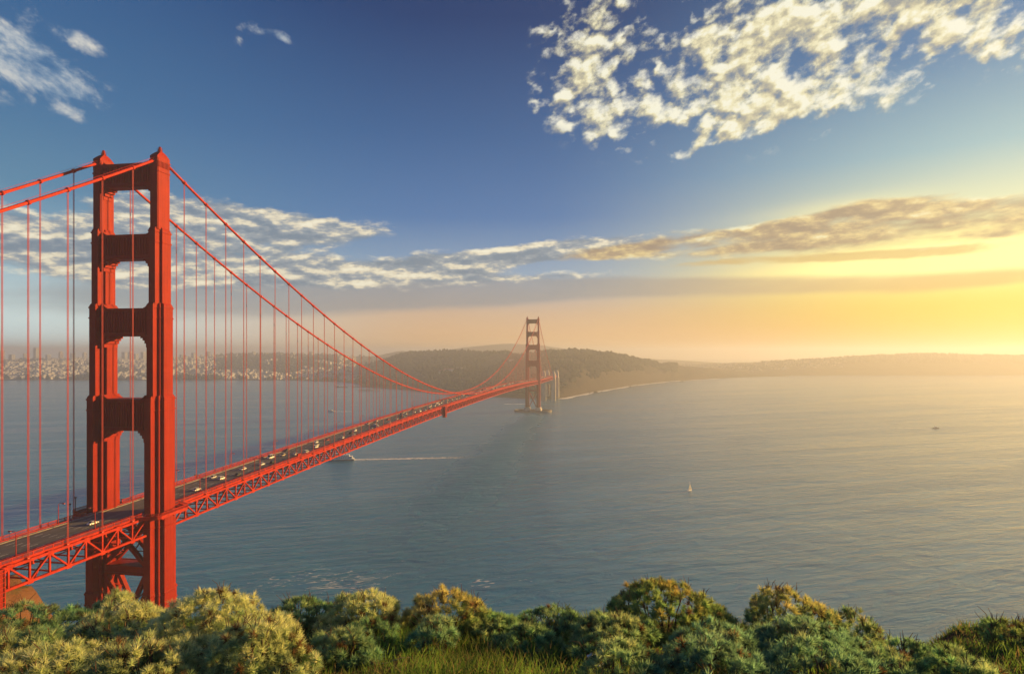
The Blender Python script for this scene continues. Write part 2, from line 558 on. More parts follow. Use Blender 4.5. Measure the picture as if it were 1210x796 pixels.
# ------------------------------------------------------------------ water
def build_water():
    m = bpy.data.materials.new('sea_water')
    m.use_nodes = True
    nt = m.node_tree
    b = nt.nodes['Principled BSDF']
    geo = nt.nodes.new('ShaderNodeNewGeometry')
    mp = nt.nodes.new('ShaderNodeMapping')
    mp.vector_type = 'POINT'
    mp.inputs['Rotation'].default_value = (0, 0, R(-28))
    nt.links.new(geo.outputs['Position'], mp.inputs['Vector'])
    mp2 = nt.nodes.new('ShaderNodeMapping')
    mp2.inputs['Scale'].default_value = (0.35, 1.0, 1)
    nt.links.new(mp.outputs[0], mp2.inputs['Vector'])
    v = X(nt, mp2.outputs[0])
    vp = X(nt, geo.outputs['Position'])
    swell = noise(nt, v, 0.022, 3, 0.5, 0.4)
    chop = noise(nt, v, 0.11, 5, 0.62, 0.6)
    rip = noise(nt, v, 0.6, 4, 0.65, 0.4)
    patch = noise(nt, v, 0.0035, 5, 0.6, 1.0)
    col = patch.ramp([(0.3, (0.012, 0.168, 0.310)), (0.7, (0.026, 0.200, 0.360))])
    sx = nt.nodes.new('ShaderNodeSeparateXYZ')
    nt.links.new(geo.outputs['Position'], sx.inputs[0])
    px, py = X(nt, sx.outputs[0]), X(nt, sx.outputs[1])

    def spot(x, y, rad):
        p = on_water(x, y)
        dx, dy = (px - p.x) / rad, (py - p.y) / rad
        return (dx * dx + dy * dy)._m('MULTIPLY', -1.0).exp()
    # choppier water added to darken a streak from the far tower towards the viewer
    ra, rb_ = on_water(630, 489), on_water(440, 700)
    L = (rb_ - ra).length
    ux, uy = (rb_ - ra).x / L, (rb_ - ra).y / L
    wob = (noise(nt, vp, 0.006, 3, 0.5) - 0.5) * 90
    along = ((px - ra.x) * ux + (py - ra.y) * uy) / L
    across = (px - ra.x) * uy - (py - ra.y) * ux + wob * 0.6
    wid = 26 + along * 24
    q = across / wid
    rough_streak = (q * q * -1.0).exp() * along.smooth(0.0, 0.06) * along.smooth(1.05, 0.7)
    mpl = nt.nodes.new('ShaderNodeMapping')
    mpl.inputs['Scale'].default_value = (0.10, 1.0, 1)
    nt.links.new(mp.outputs[0], mpl.inputs['Vector'])
    lane = noise(nt, X(nt, mpl.outputs[0]), 0.016, 4, 0.6, 0.8).smooth(0.36, 0.64)
    h = swell * 5.0 + chop * (1.0 + patch * 3.0 + lane * 2.2 + rough_streak * 7.0) + rip * (lane * 0.3 + 0.2 + rough_streak * 0.9)
    bn = nt.nodes.new('ShaderNodeBump')
    bn.inputs['Strength'].default_value = 0.52
    bn.inputs['Distance'].default_value = 1.0
    nt.links.new(h.s, bn.inputs['Height'])
    nt.links.new(bn.outputs[0], b.inputs['Normal'])
    # white water where the current breaks below the bluff
    reg = spot(360, 682, 26) + spot(420, 690, 22) + spot(560, 690, 16) * .8 + spot(470, 672, 20) * .5 + spot(300, 690, 18) * 0.6 + spot(620, 680, 20) * 0.4
    fo = noise(nt, v, 0.16, 8, 0.72, 1.6)
    foam = (fo + reg.min(1.0) * 0.14 - 0.665).smooth(0.0, 0.09) * 0.8
    col = mixc(nt, foam, col, (0.70, 0.72, 0.70))
    nt.links.new(col.s, b.inputs['Base Color'])
    rr = foam * 0.5 + 0.08 + patch * 0.12 + lane * 0.07 + rough_streak * 0.22
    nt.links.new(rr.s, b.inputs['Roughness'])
    b.inputs['IOR'].default_value = 1.333
    b2 = MB()
    n = 96
    c = (0, 3000)
    rings = [0.0, 600, 2000, 6000, 11000]
    vs = [(c[0], c[1], 0.0)]
    fs = []
    for ri, rad in enumerate(rings[1:]):
        for k in range(n):
            a = 2 * math.pi * k / n
            vs.append((c[0] + rad * math.cos(a), c[1] + rad * math.sin(a), 0.0))
    for k in range(n):
        k2 = (k + 1) % n
        fs.append((0, 1 + k, 1 + k2))
        for ri in range(len(rings) - 2):
            a0, a1 = 1 + ri * n, 1 + (ri + 1) * n
            fs.append((a0 + k, a1 + k, a1 + k2, a0 + k2))
    b2.add(vs, fs)
    o = b2.build('water', m)
    tag(o, 'wide ruffled strait turning from steel blue to gold', 'sea', kind='structure')
    return o


build_water()


# ------------------------------------------------------------------ far land
def land_mat(name, stops, scale, bump=0.6, steep=None):
    m = bpy.data.materials.new(name)
    m.use_nodes = True
    nt = m.node_tree
    b = nt.nodes['Principled BSDF']
    b.inputs['Roughness'].default_value = 0.95
    b.inputs['Specular IOR Level'].default_value = 0.1
    geo = nt.nodes.new('ShaderNodeNewGeometry')
    v = X(nt, geo.outputs['Position'])
    n = noise(nt, v, scale, 8, 0.65, 0.5)
    col = n.ramp(stops)
    if steep is not None:
        sx = nt.nodes.new('ShaderNodeSeparateXYZ')
        nt.links.new(geo.outputs['True Normal'], sx.inputs[0])
        nz = X(nt, sx.outputs[2])
        k = (nz + (n - 0.5) * 0.45).smooth(0.93, 0.72)
        col = mixc(nt, k, col, steep)
    nt.links.new(col.s, b.inputs['Base Color'])
    bn = nt.nodes.new('ShaderNodeBump')
    bn.inputs['Strength'].default_value = bump
    bn.inputs['Distance'].default_value = 1.0
    n2 = noise(nt, v, scale * 3.0, 8, 0.7)
    nt.links.new((n2 * (0.4 / scale)).s, bn.inputs['Height'])
    nt.links.new(bn.outputs[0], b.inputs['Normal'])
    return m


LAND = {}


def land(name, x0, x1, nx, prof, mat, amp=6.0, nscale=0.004, ny=40, label=None, cat='hill', fine=.35):
    """A stretch of hills: prof(column) gives (distance, height) stations from the shore inland."""
    vs, fs = [], []
    zt = {}
    for i in range(nx + 1):
        x = x0 + (x1 - x0) * i / nx
        st = prof(x)
        d0, d1 = st[0][0], st[-1][0]
        for j in range(ny + 1):
            d = d0 + (d1 - d0) * (j / ny) ** 1.25
            p = at(x, 400, d)
            z = interp(d, st)
            k = min(1.0, max(0.0, z / 25.0))
            z += (fbm(p.x * nscale, p.y * nscale, 3.1) * amp + fbm(p.x * nscale * 4, p.y * nscale * 4, 1.7) * amp * fine) * k
            vs.append((p.x, p.y, z))
    w = ny + 1
    for i in range(nx):
        for j in range(ny):
            a = i * w + j
            fs.append((a, a + w, a + w + 1, a + 1))
    o = MB().add(vs, fs).build(name, mat, smooth=True)
    tag(o, label, cat, kind='structure')
    LAND[name] = (x0, x1, nx, ny, prof, amp, nscale, fine)
    return o


def land_z(name, p):
    x0, x1, nx, ny, prof, amp, nscale, fine = LAND[name]
    d = (p - Vector(CAM)).dot(FW)
    r = (p - Vector(CAM)).dot(RT)
    z = interp(d, prof(605 + r / d * FPX))
    k = min(1.0, max(0.0, z / 25.0))
    return z + (fbm(p.x * nscale, p.y * nscale, 3.1) * amp + fbm(p.x * nscale * 4, p.y * nscale * 4, 1.7) * amp * fine) * k


def shore_d(y):
    return CAM[2] * FPX / (y - HOR)


def top_z(y, d):
    return CAM[2] - (y - HOR) / FPX * d


CITY_SHORE = [(-500, 449.5), (350, 449.5), (400, 451), (440, 455), (490, 461), (530, 465), (600, 468)]
CITY_TOP = [(-500, 428), (-100, 426), (0, 424.5), (90, 423), (180, 424), (240, 421), (280, 418.5), (320, 418), (370, 420), (420, 420.5), (470, 421), (600, 424)]


def city_prof(x):
    ds = shore_d(interp(x, CITY_SHORE))
    dr = 5600.0
    zr = top_z(interp(x, CITY_TOP), dr)
    return [(ds, -4), (ds + 12, 2), (ds + 350, 5), (ds + 700, 14 + 10 * math.sin(x * .02)), (ds + 1300, zr * 0.62 + 9 * math.sin(x * .035 + 1)), (dr, zr), (dr + 600, zr * .7), (dr + 1700, -5)]


PRES_SHORE = [(425, 457), (470, 460), (510, 464), (560, 468), (620, 471), (655, 472), (668, 470), (700, 463.5), (750, 455), (790, 450.5), (830, 448), (880, 445.5), (930, 444.5)]
PRES_TOP = [(425, 436), (450, 428), (475, 419), (500, 416), (540, 415.5), (580, 417), (620, 417.5), (660, 415.5), (690, 415.5), (720, 418), (745, 424), (775, 429), (810, 433), (850, 437), (900, 441), (930, 443)]
PRES_D = [(425, 3900), (500, 3700), (600, 3300), (660, 2950), (720, 2900), (800, 3500), (930, 4400)]


def pres_prof(x):
    ds = shore_d(interp(x, PRES_SHORE))
    dr = max(interp(x, PRES_D), ds + 200)
    zr = top_z(interp(x, PRES_TOP), dr)
    if x < 640:
        a = [(ds, -4), (ds + 10, 2), (ds + 250, 12 + zr * .05), (ds + 500, zr * .34), (ds + (dr - ds) * .62, zr * .55)]
    else:
        k = min(1.0, (x - 640) / 50)
        a = [(ds, -4), (ds + 18, 1.2), (ds + 60 + 20 * math.sin(x * .09), 8 + k * (zr * .14)), (ds + (dr - ds) * .22, zr * (.34 + .16 * k)), (ds + (dr - ds) * .6, zr * .75)]
    return a + [(dr, zr), (dr + 500, zr * .8), (dr + 1500, -5)]


FAR_SHORE = [(690, 446), (800, 445), (870, 444), (1000, 443.3), (1600, 443)]
FAR_TOP = [(690, 430), (760, 430.5), (830, 430), (880, 428), (930, 426), (965, 424), (1000, 421.5), (1045, 419.5), (1090, 417.5), (1140, 418.8), (1190, 419.5), (1300, 420), (1500, 424), (1600, 432)]


def far_prof(x):
    ds = shore_d(interp(x, FAR_SHORE))
    dr = 5100.0 if x < 900 else 4700.0 + 60 * math.sin(x * .03)
    zr = top_z(interp(x, FAR_TOP), dr)
    k = min(1.0, max(0.0, (x - 830) / 130))
    return [(ds, -4), (ds + 14, 2), (ds + 90, 8 + k * 26), (ds + 280, 16 + zr * .5 * k), (dr, zr), (dr + 500, zr * .8), (dr + 1500, -5)]


PEAK = [(420, 424), (445, 418), (475, 411.5), (497, 416), (520, 412), (550, 407.5), (580, 404.5), (603, 403.5), (640, 405), (680, 411), (710, 417), (760, 421), (820, 424), (900, 430)]


def peak_prof(x):
    zr = top_z(interp(x, PEAK) + 2.5, 6500)
    return [(5700, -5), (5900, zr * .3), (6250, zr * .75), (6500, zr), (6800, zr * .7), (7400, -5)]


M['city_land'] = land_mat('city_hillside', [(0.3, (0.06, 0.07, 0.06)), (0.52, (0.13, 0.135, 0.125)), (0.7, (0.24, 0.24, 0.23))], 0.02)
M['pres_land'] = land_mat('headland_scrub', [(0.3, (0.018, 0.026, 0.018)), (0.48, (0.040, 0.046, 0.030)), (0.60, (0.070, 0.060, 0.040)), (0.74, (0.15, 0.125, 0.085))], 0.016, 1.0, (0.075, 0.062, 0.045))
M['far_land'] = land_mat('far_wooded_bluff', [(0.3, (0.03, 0.036, 0.022)), (0.6, (0.065, 0.065, 0.04)), (0.75, (0.16, 0.13, 0.09))], 0.014, 0.8, (0.20, 0.16, 0.11))
M['peak_land'] = land_mat('distant_peak', [(0.3, (0.04, 0.05, 0.04)), (0.7, (0.10, 0.10, 0.08))], 0.006)
land('city_hills', -500, 600, 130, city_prof, M['city_land'], 6, 0.004, 44, 'low built-up city hills across the bay, left of the bridge', 'hills')
land('headland', 425, 930, 300, pres_prof, M['pres_land'], 7, 0.006, 90, 'brown and dark green headland with bluffs behind the far tower', 'headland', 1.1)
land('far_bluff', 690, 1600, 130, far_prof, M['far_land'], 5, 0.006, 44, 'hazy orange wooded bluff closing the strait under the sun', 'bluff')
land('distant_peaks', 420, 900, 60, peak_prof, M['peak_land'], 8, 0.002, 20, 'faint distant peaks rising above the headland in the haze', 'hills')


# ------------------------------------------------------------------ bridge
def zd(s):
    if s < 0:
        return 75.0 + s * 0.004
    if s > 1280:
        return 75.0 - (s - 1280) * 0.010
    return 75.0 + 8.2 * (1 - ((s - 640) / 640) ** 2)


def zc(s):
    if s < 0:
        return 226.0 + s * 0.566 + s * s * 0.00034
    if s > 1280:
        q = 1280 - s
        return 226.0 + q * 0.566 + q * q * 0.00034
    return 87.2 + 138.8 * ((s - 640) / 640) ** 2


CX = 13.7
bridge = empty('suspension_bridge', (0, 0, 0))
tag(bridge, 'orange-red suspension bridge with two tall stepped towers crossing the strait', 'bridge')


def plan(ax, by):
    """Stepped cross-shaped plan: half-widths ax (outer block first) and half-lengths by."""
    q = []
    for i, (a, b) in enumerate(zip(ax, by)):
        q.append((a, b))
        if i + 1 < len(by):
            q.append((a, by[i + 1]))
    # quadrant +x +y from the end block to the middle block
    pts = q[:]
    pts2 = [(x, -y) for x, y in reversed(q)]
    pts3 = [(-x, -y) for x, y in q]
    pts4 = [(-x, y) for x, y in reversed(q)]
    return pts + pts2 + pts3 + pts4


LEG = [  # z0, z1, half widths, half lengths
    (8, 42, (1.8, 3.1, 4.6), (8.0, 4.6, 3.0)),
    (42, 75, (1.6, 2.9, 4.4), (7.7, 4.4, 2.8)),
    (75, 124, (1.5, 2.8, 4.2), (7.3, 4.2, 2.7)),
    (124, 163, (1.5, 2.5, 3.6), (6.0, 3.2, 2.2)),
    (163, 195, (1.5, 2.5), (4.8, 1.7)),
    (195, 225, (1.7, 1.9), (3.7, 3.3)),
]


def leg_mesh():
    b = MB()
    for z0, z1, ax, by in LEG:
        b.prism(plan(ax, by), z0, z1)
        # collar near the head of each lift and a bevelled set-back cap
        g = plan([a + .22 for a in ax], [y + .22 for y in by])
        b.prism(g, z1 - 5.6, z1 - 5.0)
        b.prism(g, z1 - 1.2, z1 - .5)
        b.prism(plan([a - .05 for a in ax], [y - .05 for y in by]), z1, z1 + .9, 0.9)
    for k in range(-4, 5):               # fluted crown under the saddle housing
        b.box((1.95, k * .8, 222.6), (.3, .35, 2.4))
        b.box((-1.95, k * .8, 222.6), (.3, .35, 2.4))
    return b.mesh('tower_leg')


def strut_mesh(z0, z1, half, xin):
    b = MB()
    b.lohi((-xin, -half, z0), (xin, half, z1))
    for sy in (-1, 1):
        y0 = sy * half
        b.lohi((-xin, y0, z1 - 1.4), (xin, y0 + sy * .5, z1 - .2))
        b.lohi((-xin, y0, z0 + .2), (xin, y0 + sy * .5, z0 + 1.6))
        n = int(xin * 2 / 1.25)
        for k in range(n):
            x = -xin + (k + .5) * 2 * xin / n
            b.lohi((x - .28, y0, z0 + 1.6), (x + .28, y0 + sy * .32, z1 - 1.4))
    for sx in (-1, 1):                   # stepped corbels where the strut meets the legs
        for i, (w, h) in enumerate(((3.2, .9), (2.2, 1.9), (1.3, 3.2), (.6, 4.8))):
            b.lohi((sx * xin, -half + .25 + i * .02, z0 - h), (sx * (xin - w), half - .25 - i * .02, z0 + .1 - i * .02))
            b.lohi((sx * xin, -half + .4, z1 - .1), (sx * (xin - w * .6), half - .4, z1 + h * .35))
    return b.mesh('portal_strut')


leg_me = leg_mesh()
leg_me.materials.append(M['tower'])
strut_def = [(213.5, 223.6, 2.6, 12.2), (182.7, 193.2, 3.3, 11.5), (150.0, 161.8, 4.0, 10.6), (110.0, 123.4, 4.7, 10.0)]
strut_me = []
for z0, z1, hf, xi in strut_def:
    me = strut_mesh(z0, z1, hf, xi)
    me.materials.append(M['tower'])
    strut_me.append(me)


def brace_mesh(p, q, w=2.0, h=2.0):
    b = MB()
    p, q = Vector(p), Vector(q)
    for sy in (-1, 1):                   # a pair of built-up members laced together
        o = Vector((0, sy * 3.1, 0))
        b.bar(p + o, q + o, 1.5, h, (0, 1, 0))
        n = 9
    n = 10
    for k in range(n):
        a, c = p.lerp(q, (k + .1) / n), p.lerp(q, (k + .9) / n)
        s = 1 if k % 2 else -1
        b.bar(a + Vector((0, -2.4 * s, 0)), c + Vector((0, 2.4 * s, 0)), .4, .4)
    return b.mesh('diagonal_brace')


BR = []
for (za, zb) in ((10, 49), (53, 73)):
    for s in (-1, 1):
        me = brace_mesh((-9.6 * s, 0, za), (9.6 * s, 0, zb), 1.6, 2.0 if za < 30 else 1.7)
        me.materials.append(M['tower'])
        BR.append(me)
b = MB()
b.lohi((-9.4, -4.2, 49.3), (9.4, 4.2, 52.7))
for sy in (-1, 1):
    b.lohi((-9.4, sy * 4.2, 49.1), (9.4, sy * 4.6, 49.9))
    b.lohi((-9.4, sy * 4.2, 52.1), (9.4, sy * 4.6, 52.9))
beam_me = b.mesh('cross_beam')
beam_me.materials.append(M['tower'])


def cap_mesh():
    b = MB()
    b.loft([[(sx * w, sy * l, z) for sx, sy in ((-1, -1), (1, -1), (1, 1), (-1, 1))] for w, l, z in
            ((1.78, 3.75, 225.2), (1.78, 3.75, 225.9), (1.6, 2.9, 226.8), (1.3, 1.7, 227.8), (.95, .9, 228.4))])
    return b.mesh('saddle_housing')


def beacon_mesh():
    b = MB()
    b.tube([(0, 0, 228.3), (0, 0, 229.3), (0, 0, 229.5), (0, 0, 230.2)], [.85, .85, .65, .65], 10)
    b.tube([(0, 0, 230.2), (0, 0, 230.5), (0, 0, 230.7)], [.6, .5, .2], 10)
    for k in range(4):
        a = k * math.pi / 2 + .4
        b.tube([(1.0 * math.cos(a), 1.0 * math.sin(a), 228.3), (1.0 * math.cos(a), 1.0 * math.sin(a), 230.2)], .06, 5)
    return b.mesh('beacon')


cap_me, beacon_me = cap_mesh(), beacon_mesh()
cap_me.materials.append(M['tower'])
beacon_me.materials.append(M['tower'])


def stadium(a, bb, n=28):
    """Oval plan, half-length a in x and half-width bb in y."""
    return [(a * math.copysign(abs(math.cos(t)) ** .7, math.cos(t)), bb * math.copysign(abs(math.sin(t)) ** .7, math.sin(t))) for t in (2 * math.pi * k / n for k in range(n))]


pb = MB()
for s in (-1, 1):
    pb.prism([(s * CX + x, y) for x, y in stadium(8.5, 12, 20)], -3, 8.2)
    pb.prism([(s * CX + x, y) for x, y in stadium(7.0, 10.4, 20)], 8.2, 11)
pier_me = pb.mesh('pier')
pier_me.materials.append(M['concrete'])
fb = MB()
out_, inn = stadium(46, 24, 40), stadium(42, 20.5, 40)
n = 40
fb.add([(x, y, -4) for x, y in out_] + [(x, y, 4.2) for x, y in out_] + [(x, y, 4.2) for x, y in inn] + [(x, y, -4) for x, y in inn],
       [(k + r * n, (k + 1) % n + r * n, (k + 1) % n + (r + 1) % 4 * n, k + (r + 1) % 4 * n) for r in range(3) for k in range(n)])
fender_me = fb.mesh('fender')
fender_me.materials.append(M['wet_concrete'])


def build_tower(y, label, fender):
    t = empty('tower', (0, y, 0), 0, bridge)
    tag(t, label)

    def put(name, me, x=0):
        o = bpy.data.objects.new(name, me)
        COL.objects.link(o)
        o.parent = t
        o.location = (x, 0, 0)
        return o
    for s in (-1, 1):
        put('tower_leg', leg_me, s * CX)
        put('saddle_housing', cap_me, s * CX)
        put('beacon', beacon_me, s * CX)
    for me in strut_me:
        put('portal_strut', me)
    for me in BR:
        put('diagonal_brace', me)
    put('cross_beam', beam_me)
    put('pier', pier_me)
    if fender:
        put('fender', fender_me)
    return t


build_tower(0, 'near tower, large and sunlit, with dark portals', False)
build_tower(1280, 'far tower, small and hazy, standing on an oval concrete fender', True)

# deck -----------------------------------------------------------------
S0, S1 = -150.0, 1640.0
PAN = 1280 / 168


def stations(a, b, step):
    n = max(1, round((b - a) / step))
    return [a + (b - a) * i / n for i in range(n + 1)]


def ribbon(b, ss, sec, zf=zd):
    """Sweep a closed section [(x, dz)] along the deck line."""
    b.loft([[(x, s, zf(s) + dz) for x, dz in sec] for s in ss])


rb = MB()
ribbon(rb, stations(S0, S1, 20), [(-9.45, -.1), (9.45, -.1), (9.45, .3), (-9.45, .3)])
road = rb.build('roadway', M['asphalt'], bridge)
mk = MB()
s = S0
while s < S1 - 8:
    for i in range(1, 6):
        x = -9.45 + i * 3.15
        zz0, zz1 = zd(s) + .304, zd(s + 3.6) + .304
        mk.add([(x - .09, s, zz0), (x + .09, s, zz0), (x + .09, s + 3.6, zz1), (x - .09, s + 3.6, zz1)], [(0, 1, 2, 3)])
    s += 11
mk.build('lane_marking', M['white'], road)

for sx in (-1, 1):
    kb = MB()
    ribbon(kb, stations(S0, S1, 20), [(sx * 9.452, -.3), (sx * 12.9, -.3), (sx * 12.9, .55), (sx * 9.452, .55)] if sx > 0 else
           [(sx * 12.9, -.3), (sx * 9.452, -.3), (sx * 9.452, .55), (sx * 12.9, .55)])
    kb.build('sidewalk', M['walk'], bridge)
    # outer fascia with the picket railing on it
    rl = MB()
    for a, c in ((S0, -9.5), (9.5, 1270.5), (1289.5, S1)):
        ss = stations(a, c, 20)
        ribbon(rl, ss, [(sx * 12.95 - .1, -.55), (sx * 12.95 + .12, -.55), (sx * 12.95 + .12, .75), (sx * 12.95 - .1, .75)])
        ribbon(rl, ss, [(sx * 12.95 - .12, 1.75), (sx * 12.95 + .12, 1.75), (sx * 12.95 + .12, 1.95), (sx * 12.95 - .12, 1.95)])
        q = a
        while q < c:
            big = abs((q - a) % 3.81) < .3
            w = .30 if big else .13
            rl.box((sx * 12.95, q, zd(q) + 1.27), (w * .6, w, 1.25 if big else .96))
            q += .42
    rl.build('railing', M['steel'], bridge)
    # low rail between traffic and footway
    kr = MB()
    ribbon(kr, stations(S0, S1, 20), [(sx * 9.65 - .07, 1.0), (sx * 9.65 + .07, 1.0), (sx * 9.65 + .07, 1.25), (sx * 9.65 - .07, 1.25)])
    for q in stations(S0, S1, 3.81):
        kr.box((sx * 9.65, q, zd(q) + .78), (.12, .14, .48))
    kr.build('traffic_rail', M['steel'], bridge)
    # footway balcony round the outside of each tower leg
    for y0 in (0.0, 1280.0):
        bl = MB()
        o = [(12.2, -13.5), (15.0, -11.6), (20.0, -9.2), (20.9, -8.0), (20.9, 8.0), (20.0, 9.2), (15.0, 11.6), (12.2, 13.5)]
        i_ = [(12.2, -10.2), (14.2, -9.4), (18.1, -8.0), (18.3, -7.6), (18.3, 7.6), (18.1, 8.0), (14.2, 9.4), (12.2, 10.2)]
        z0 = zd(0)
        nn = len(o)
        ring = [(sx * x, y0 + y) for x, y in o], [(sx * x, y0 + y) for x, y in i_]
        V = [(x, y, z0 + .56) for x, y in ring[0]] + [(x, y, z0 + .56) for x, y in ring[1]] + [(x, y, z0 - .6) for x, y in ring[0]] + [(x, y, z0 - .6) for x, y in ring[1]]
        F = []
        for k in range(nn - 1):
            F += [(k, k + 1, nn + k + 1, nn + k), (2 * nn + k, 3 * nn + k, 3 * nn + k + 1, 2 * nn + k + 1),
                  (k, 2 * nn + k, 2 * nn + k + 1, k + 1), (nn + k, nn + k + 1, 3 * nn + k + 1, 3 * nn + k)]
        F += [(0, nn, 3 * nn, 2 * nn), (nn - 1, 3 * nn - 1, 4 * nn - 1, 2 * nn - 1)]
        bl.add(V, F)
        for k in range(nn - 1):
            pa, pc = ring[0][k], ring[0][k + 1]
            bl.bar((*pa, z0 + 1.85), (*pc, z0 + 1.85), .22, .2)
            bl.bar((*pa, z0 + .62), (*pc, z0 + .62), .26, .3)
            L = math.dist(pa, pc)
            m_ = max(1, int(L / .45))
            for q in range(m_):
                t = (q + .5) / m_
                bl.box((pa[0] + (pc[0] - pa[0]) * t, pa[1] + (pc[1] - pa[1]) * t, z0 + 1.25), (.13, .13, 1.1))
        for yy in (-7, 0, 7):              # brackets under the balcony
            bl.prism([(sx * 18.35, y0 + yy - .3), (sx * 20.8, y0 + yy - .3), (sx * 20.8, y0 + yy + .3), (sx * 18.35, y0 + yy + .3)], z0 - 1.1, z0 - .58)
        bl.build('tower_balcony', M['steel'], bridge)


def truss(sx, a, c):
    b = MB()
    x = sx * CX
    ss = stations(a, c, PAN)
    for i in range(len(ss) - 1):
        p, q = ss[i], ss[i + 1]
        top0, top1, bo0, bo1 = zd(p) - .45, zd(q) - .45, zd(p) - 7.6, zd(q) - 7.6
        b.bar((x, p, top0), (x, q + .02, top1), .95, .95)
        b.bar((x, p, bo0), (x, q + .02, bo1), .95, .85)
        if i > 0:
            b.bar((x, p, bo0 + .4), (x, p, top0 - .45), .55, .62, (0, 1, 0))
        if i % 2 == 0:
            b.bar((x, p, bo0 + .3), (x, q, top1 - .3), .52, .72, (1, 0, 0))
        else:
            b.bar((x, p, top0 - .3), (x, q, bo1 + .3), .52, .72, (1, 0, 0))
        g = top0 if i % 2 else bo0      # gusset plates
        if i > 0:
            b.box((x, p, g), (1.0, 2.0, 1.5))
    return b.build('stiffening_truss', M['steel'], bridge)


for sx in (-1, 1):
    truss(sx, S0, -8.2)
    truss(sx, 8.2, 1271.8)
    truss(sx, 1288.2, S1)

# floor framing: a beam at each panel point, stringers and the lower lateral bracing
fl = MB()
for s in stations(S0, S1, PAN):
    z = zd(s)
    fl.box((0, s, z - 1.5), (26.4, .5, 1.7))
    fl.box((0, s, z - 7.5), (26.4, .42, .5))
ss = stations(S0, S1, PAN * 2)
for i in range(len(ss) - 1):
    p, q = ss[i], ss[i + 1]
    k = 1 if i % 2 else -1
    fl.bar((-13.2 * k, p, zd(p) - 7.45), (0, q, zd(q) - 7.45), .55, .4)
    fl.bar((13.2 * k, p, zd(p) - 7.45), (0, q, zd(q) - 7.45), .55, .4)
    fl.bar((-13, p, zd(p) - 2.4), (0, p, zd(p) - 7.2), .4, .4)
    fl.bar((13, p, zd(p) - 2.4), (0, p, zd(p) - 7.2), .4, .4)
for x in (-8, -4, 0, 4, 8):
    ribbon(fl, stations(S0, S1, 24), [(x - .2, -.7), (x + .2, -.7), (x + .2, -.12), (x - .2, -.12)])
fl.build('floor_framing', M['steel'], bridge)

# cables ------------------------------------------------------------------
SP = 1280 / 84
for sx in (-1, 1):
    cb = MB()
    for a, c, step in ((-150.0, 0.0, 7.5), (0.0, 1280.0, 16.0), (1280.0, 1630.0, 16.0)):
        cb.tube([(sx * CX, s, zc(s)) for s in stations(a, c, step)], .58, 10)
    ks = [k for k in range(-9, 107) if k not in (0, 84)]
    for k in ks:                         # dark cast bands that carry the suspenders
        s = k * SP
        d = Vector((0, 2, zc(s + 1) - zc(s - 1))).normalized() * .55
        p = Vector((sx * CX, s, zc(s)))
        cb.tube([p - d, p + d], .82, 10)
    for dx in (-.55, .55):               # hand ropes above the cable
        for a, c, step in ((-150.0, -3.0, 15), (3.0, 1277.0, 16.0), (1283, 1630, 16)):
            cb.tube([(sx * CX + dx, s, zc(s) + 1.25) for s in stations(a, c, step)], .035, 4)
    cb.build('main_cable', M['cable'], bridge, True)


def suspender(b, sx, s):
    p = Vector((sx * CX, s, 0))
    for dy in (-.22, .22):
        b.tube([(p.x, p.y + dy, zd(s) - .2), (p.x, p.y + dy, zc(s) - .4)], .105, 6)
    b.box((p.x, p.y, zd(s) + .2), (.5, .9, .5))


order = sorted([(s, sx) for s in [k * SP for k in range(-8, 0)] + [k * SP for k in range(1, 84)] for sx in (-1, 1)], key=lambda t: t[0])
for i, (s, sx) in enumerate(order[:100]):
    b = MB()
    suspender(b, sx, s)
    b.build('suspender_rope', M['rope'], bridge)
b = MB()
for s, sx in order[100:]:
    suspender(b, sx, s)
for k in range(85, 106):
    for sx in (-1, 1):
        suspender(b, sx, k * SP)
o = b.build('suspender_ropes', M['rope'], bridge)
o['kind'] = 'stuff'


# concrete pylons and the anchorage wall at the far end -------------------
def pylon(y, label):
    p = empty('pylon', (0, y, 0), 0, bridge)
    tag(p, label)
    for sx in (-1, 1):
        b = MB()
        x = sx * 14.5
        b.lohi((x - 6, -9, -2), (x + 6, 9, 66))
        b.lohi((x - 5, -7.6, 66), (x + 5, 7.6, 82))
        b.lohi((x - 3.6, -6, 82), (x + 3.6, 6, 88))
        for k in (-1, 0, 1):
            b.lohi((x - 6.5, k * 5 - 1.3, 0), (x + 6.5, k * 5 + 1.3, 63))
            b.lohi((x + k * 3.5 - 1, -9.6, 0), (x + k * 3.5 + 1, 9.6, 61))
        b.build('pylon_shaft', M['concrete'], p)
    b = MB()
    b.lohi((-8.4, -6, 50), (8.4, 6, 62))
    b.build('cross_wall', M['concrete'], p)
    return p


pylon(1628, 'first pale concrete pylon beyond the far tower')
pylon(1732, 'second pale concrete pylon, standing at the foot of the bluff')
b = MB()
for k in range(9):
    t0, t1 = k / 9 * math.pi, (k + 1) / 9 * math.pi
    for sx in (-1, 1):
        b.bar((sx * 11, 1680 - 42 * math.cos(t0), 14 + 46 * math.sin(t0)), (sx * 11, 1680 - 42 * math.cos(t1), 14 + 46 * math.sin(t1)), 1.6, 3.0)
        b.bar((sx * 11, 1680 - 42 * math.cos(t1), 14 + 46 * math.sin(t1)), (sx * 11, 1680 - 42 * math.cos(t1), 68), .8, 1.0, (0, 1, 0))
b.lohi((-14, 1640.2, 67), (14, 1724, 72))
b.build('approach_arch', M['steel'], bridge)


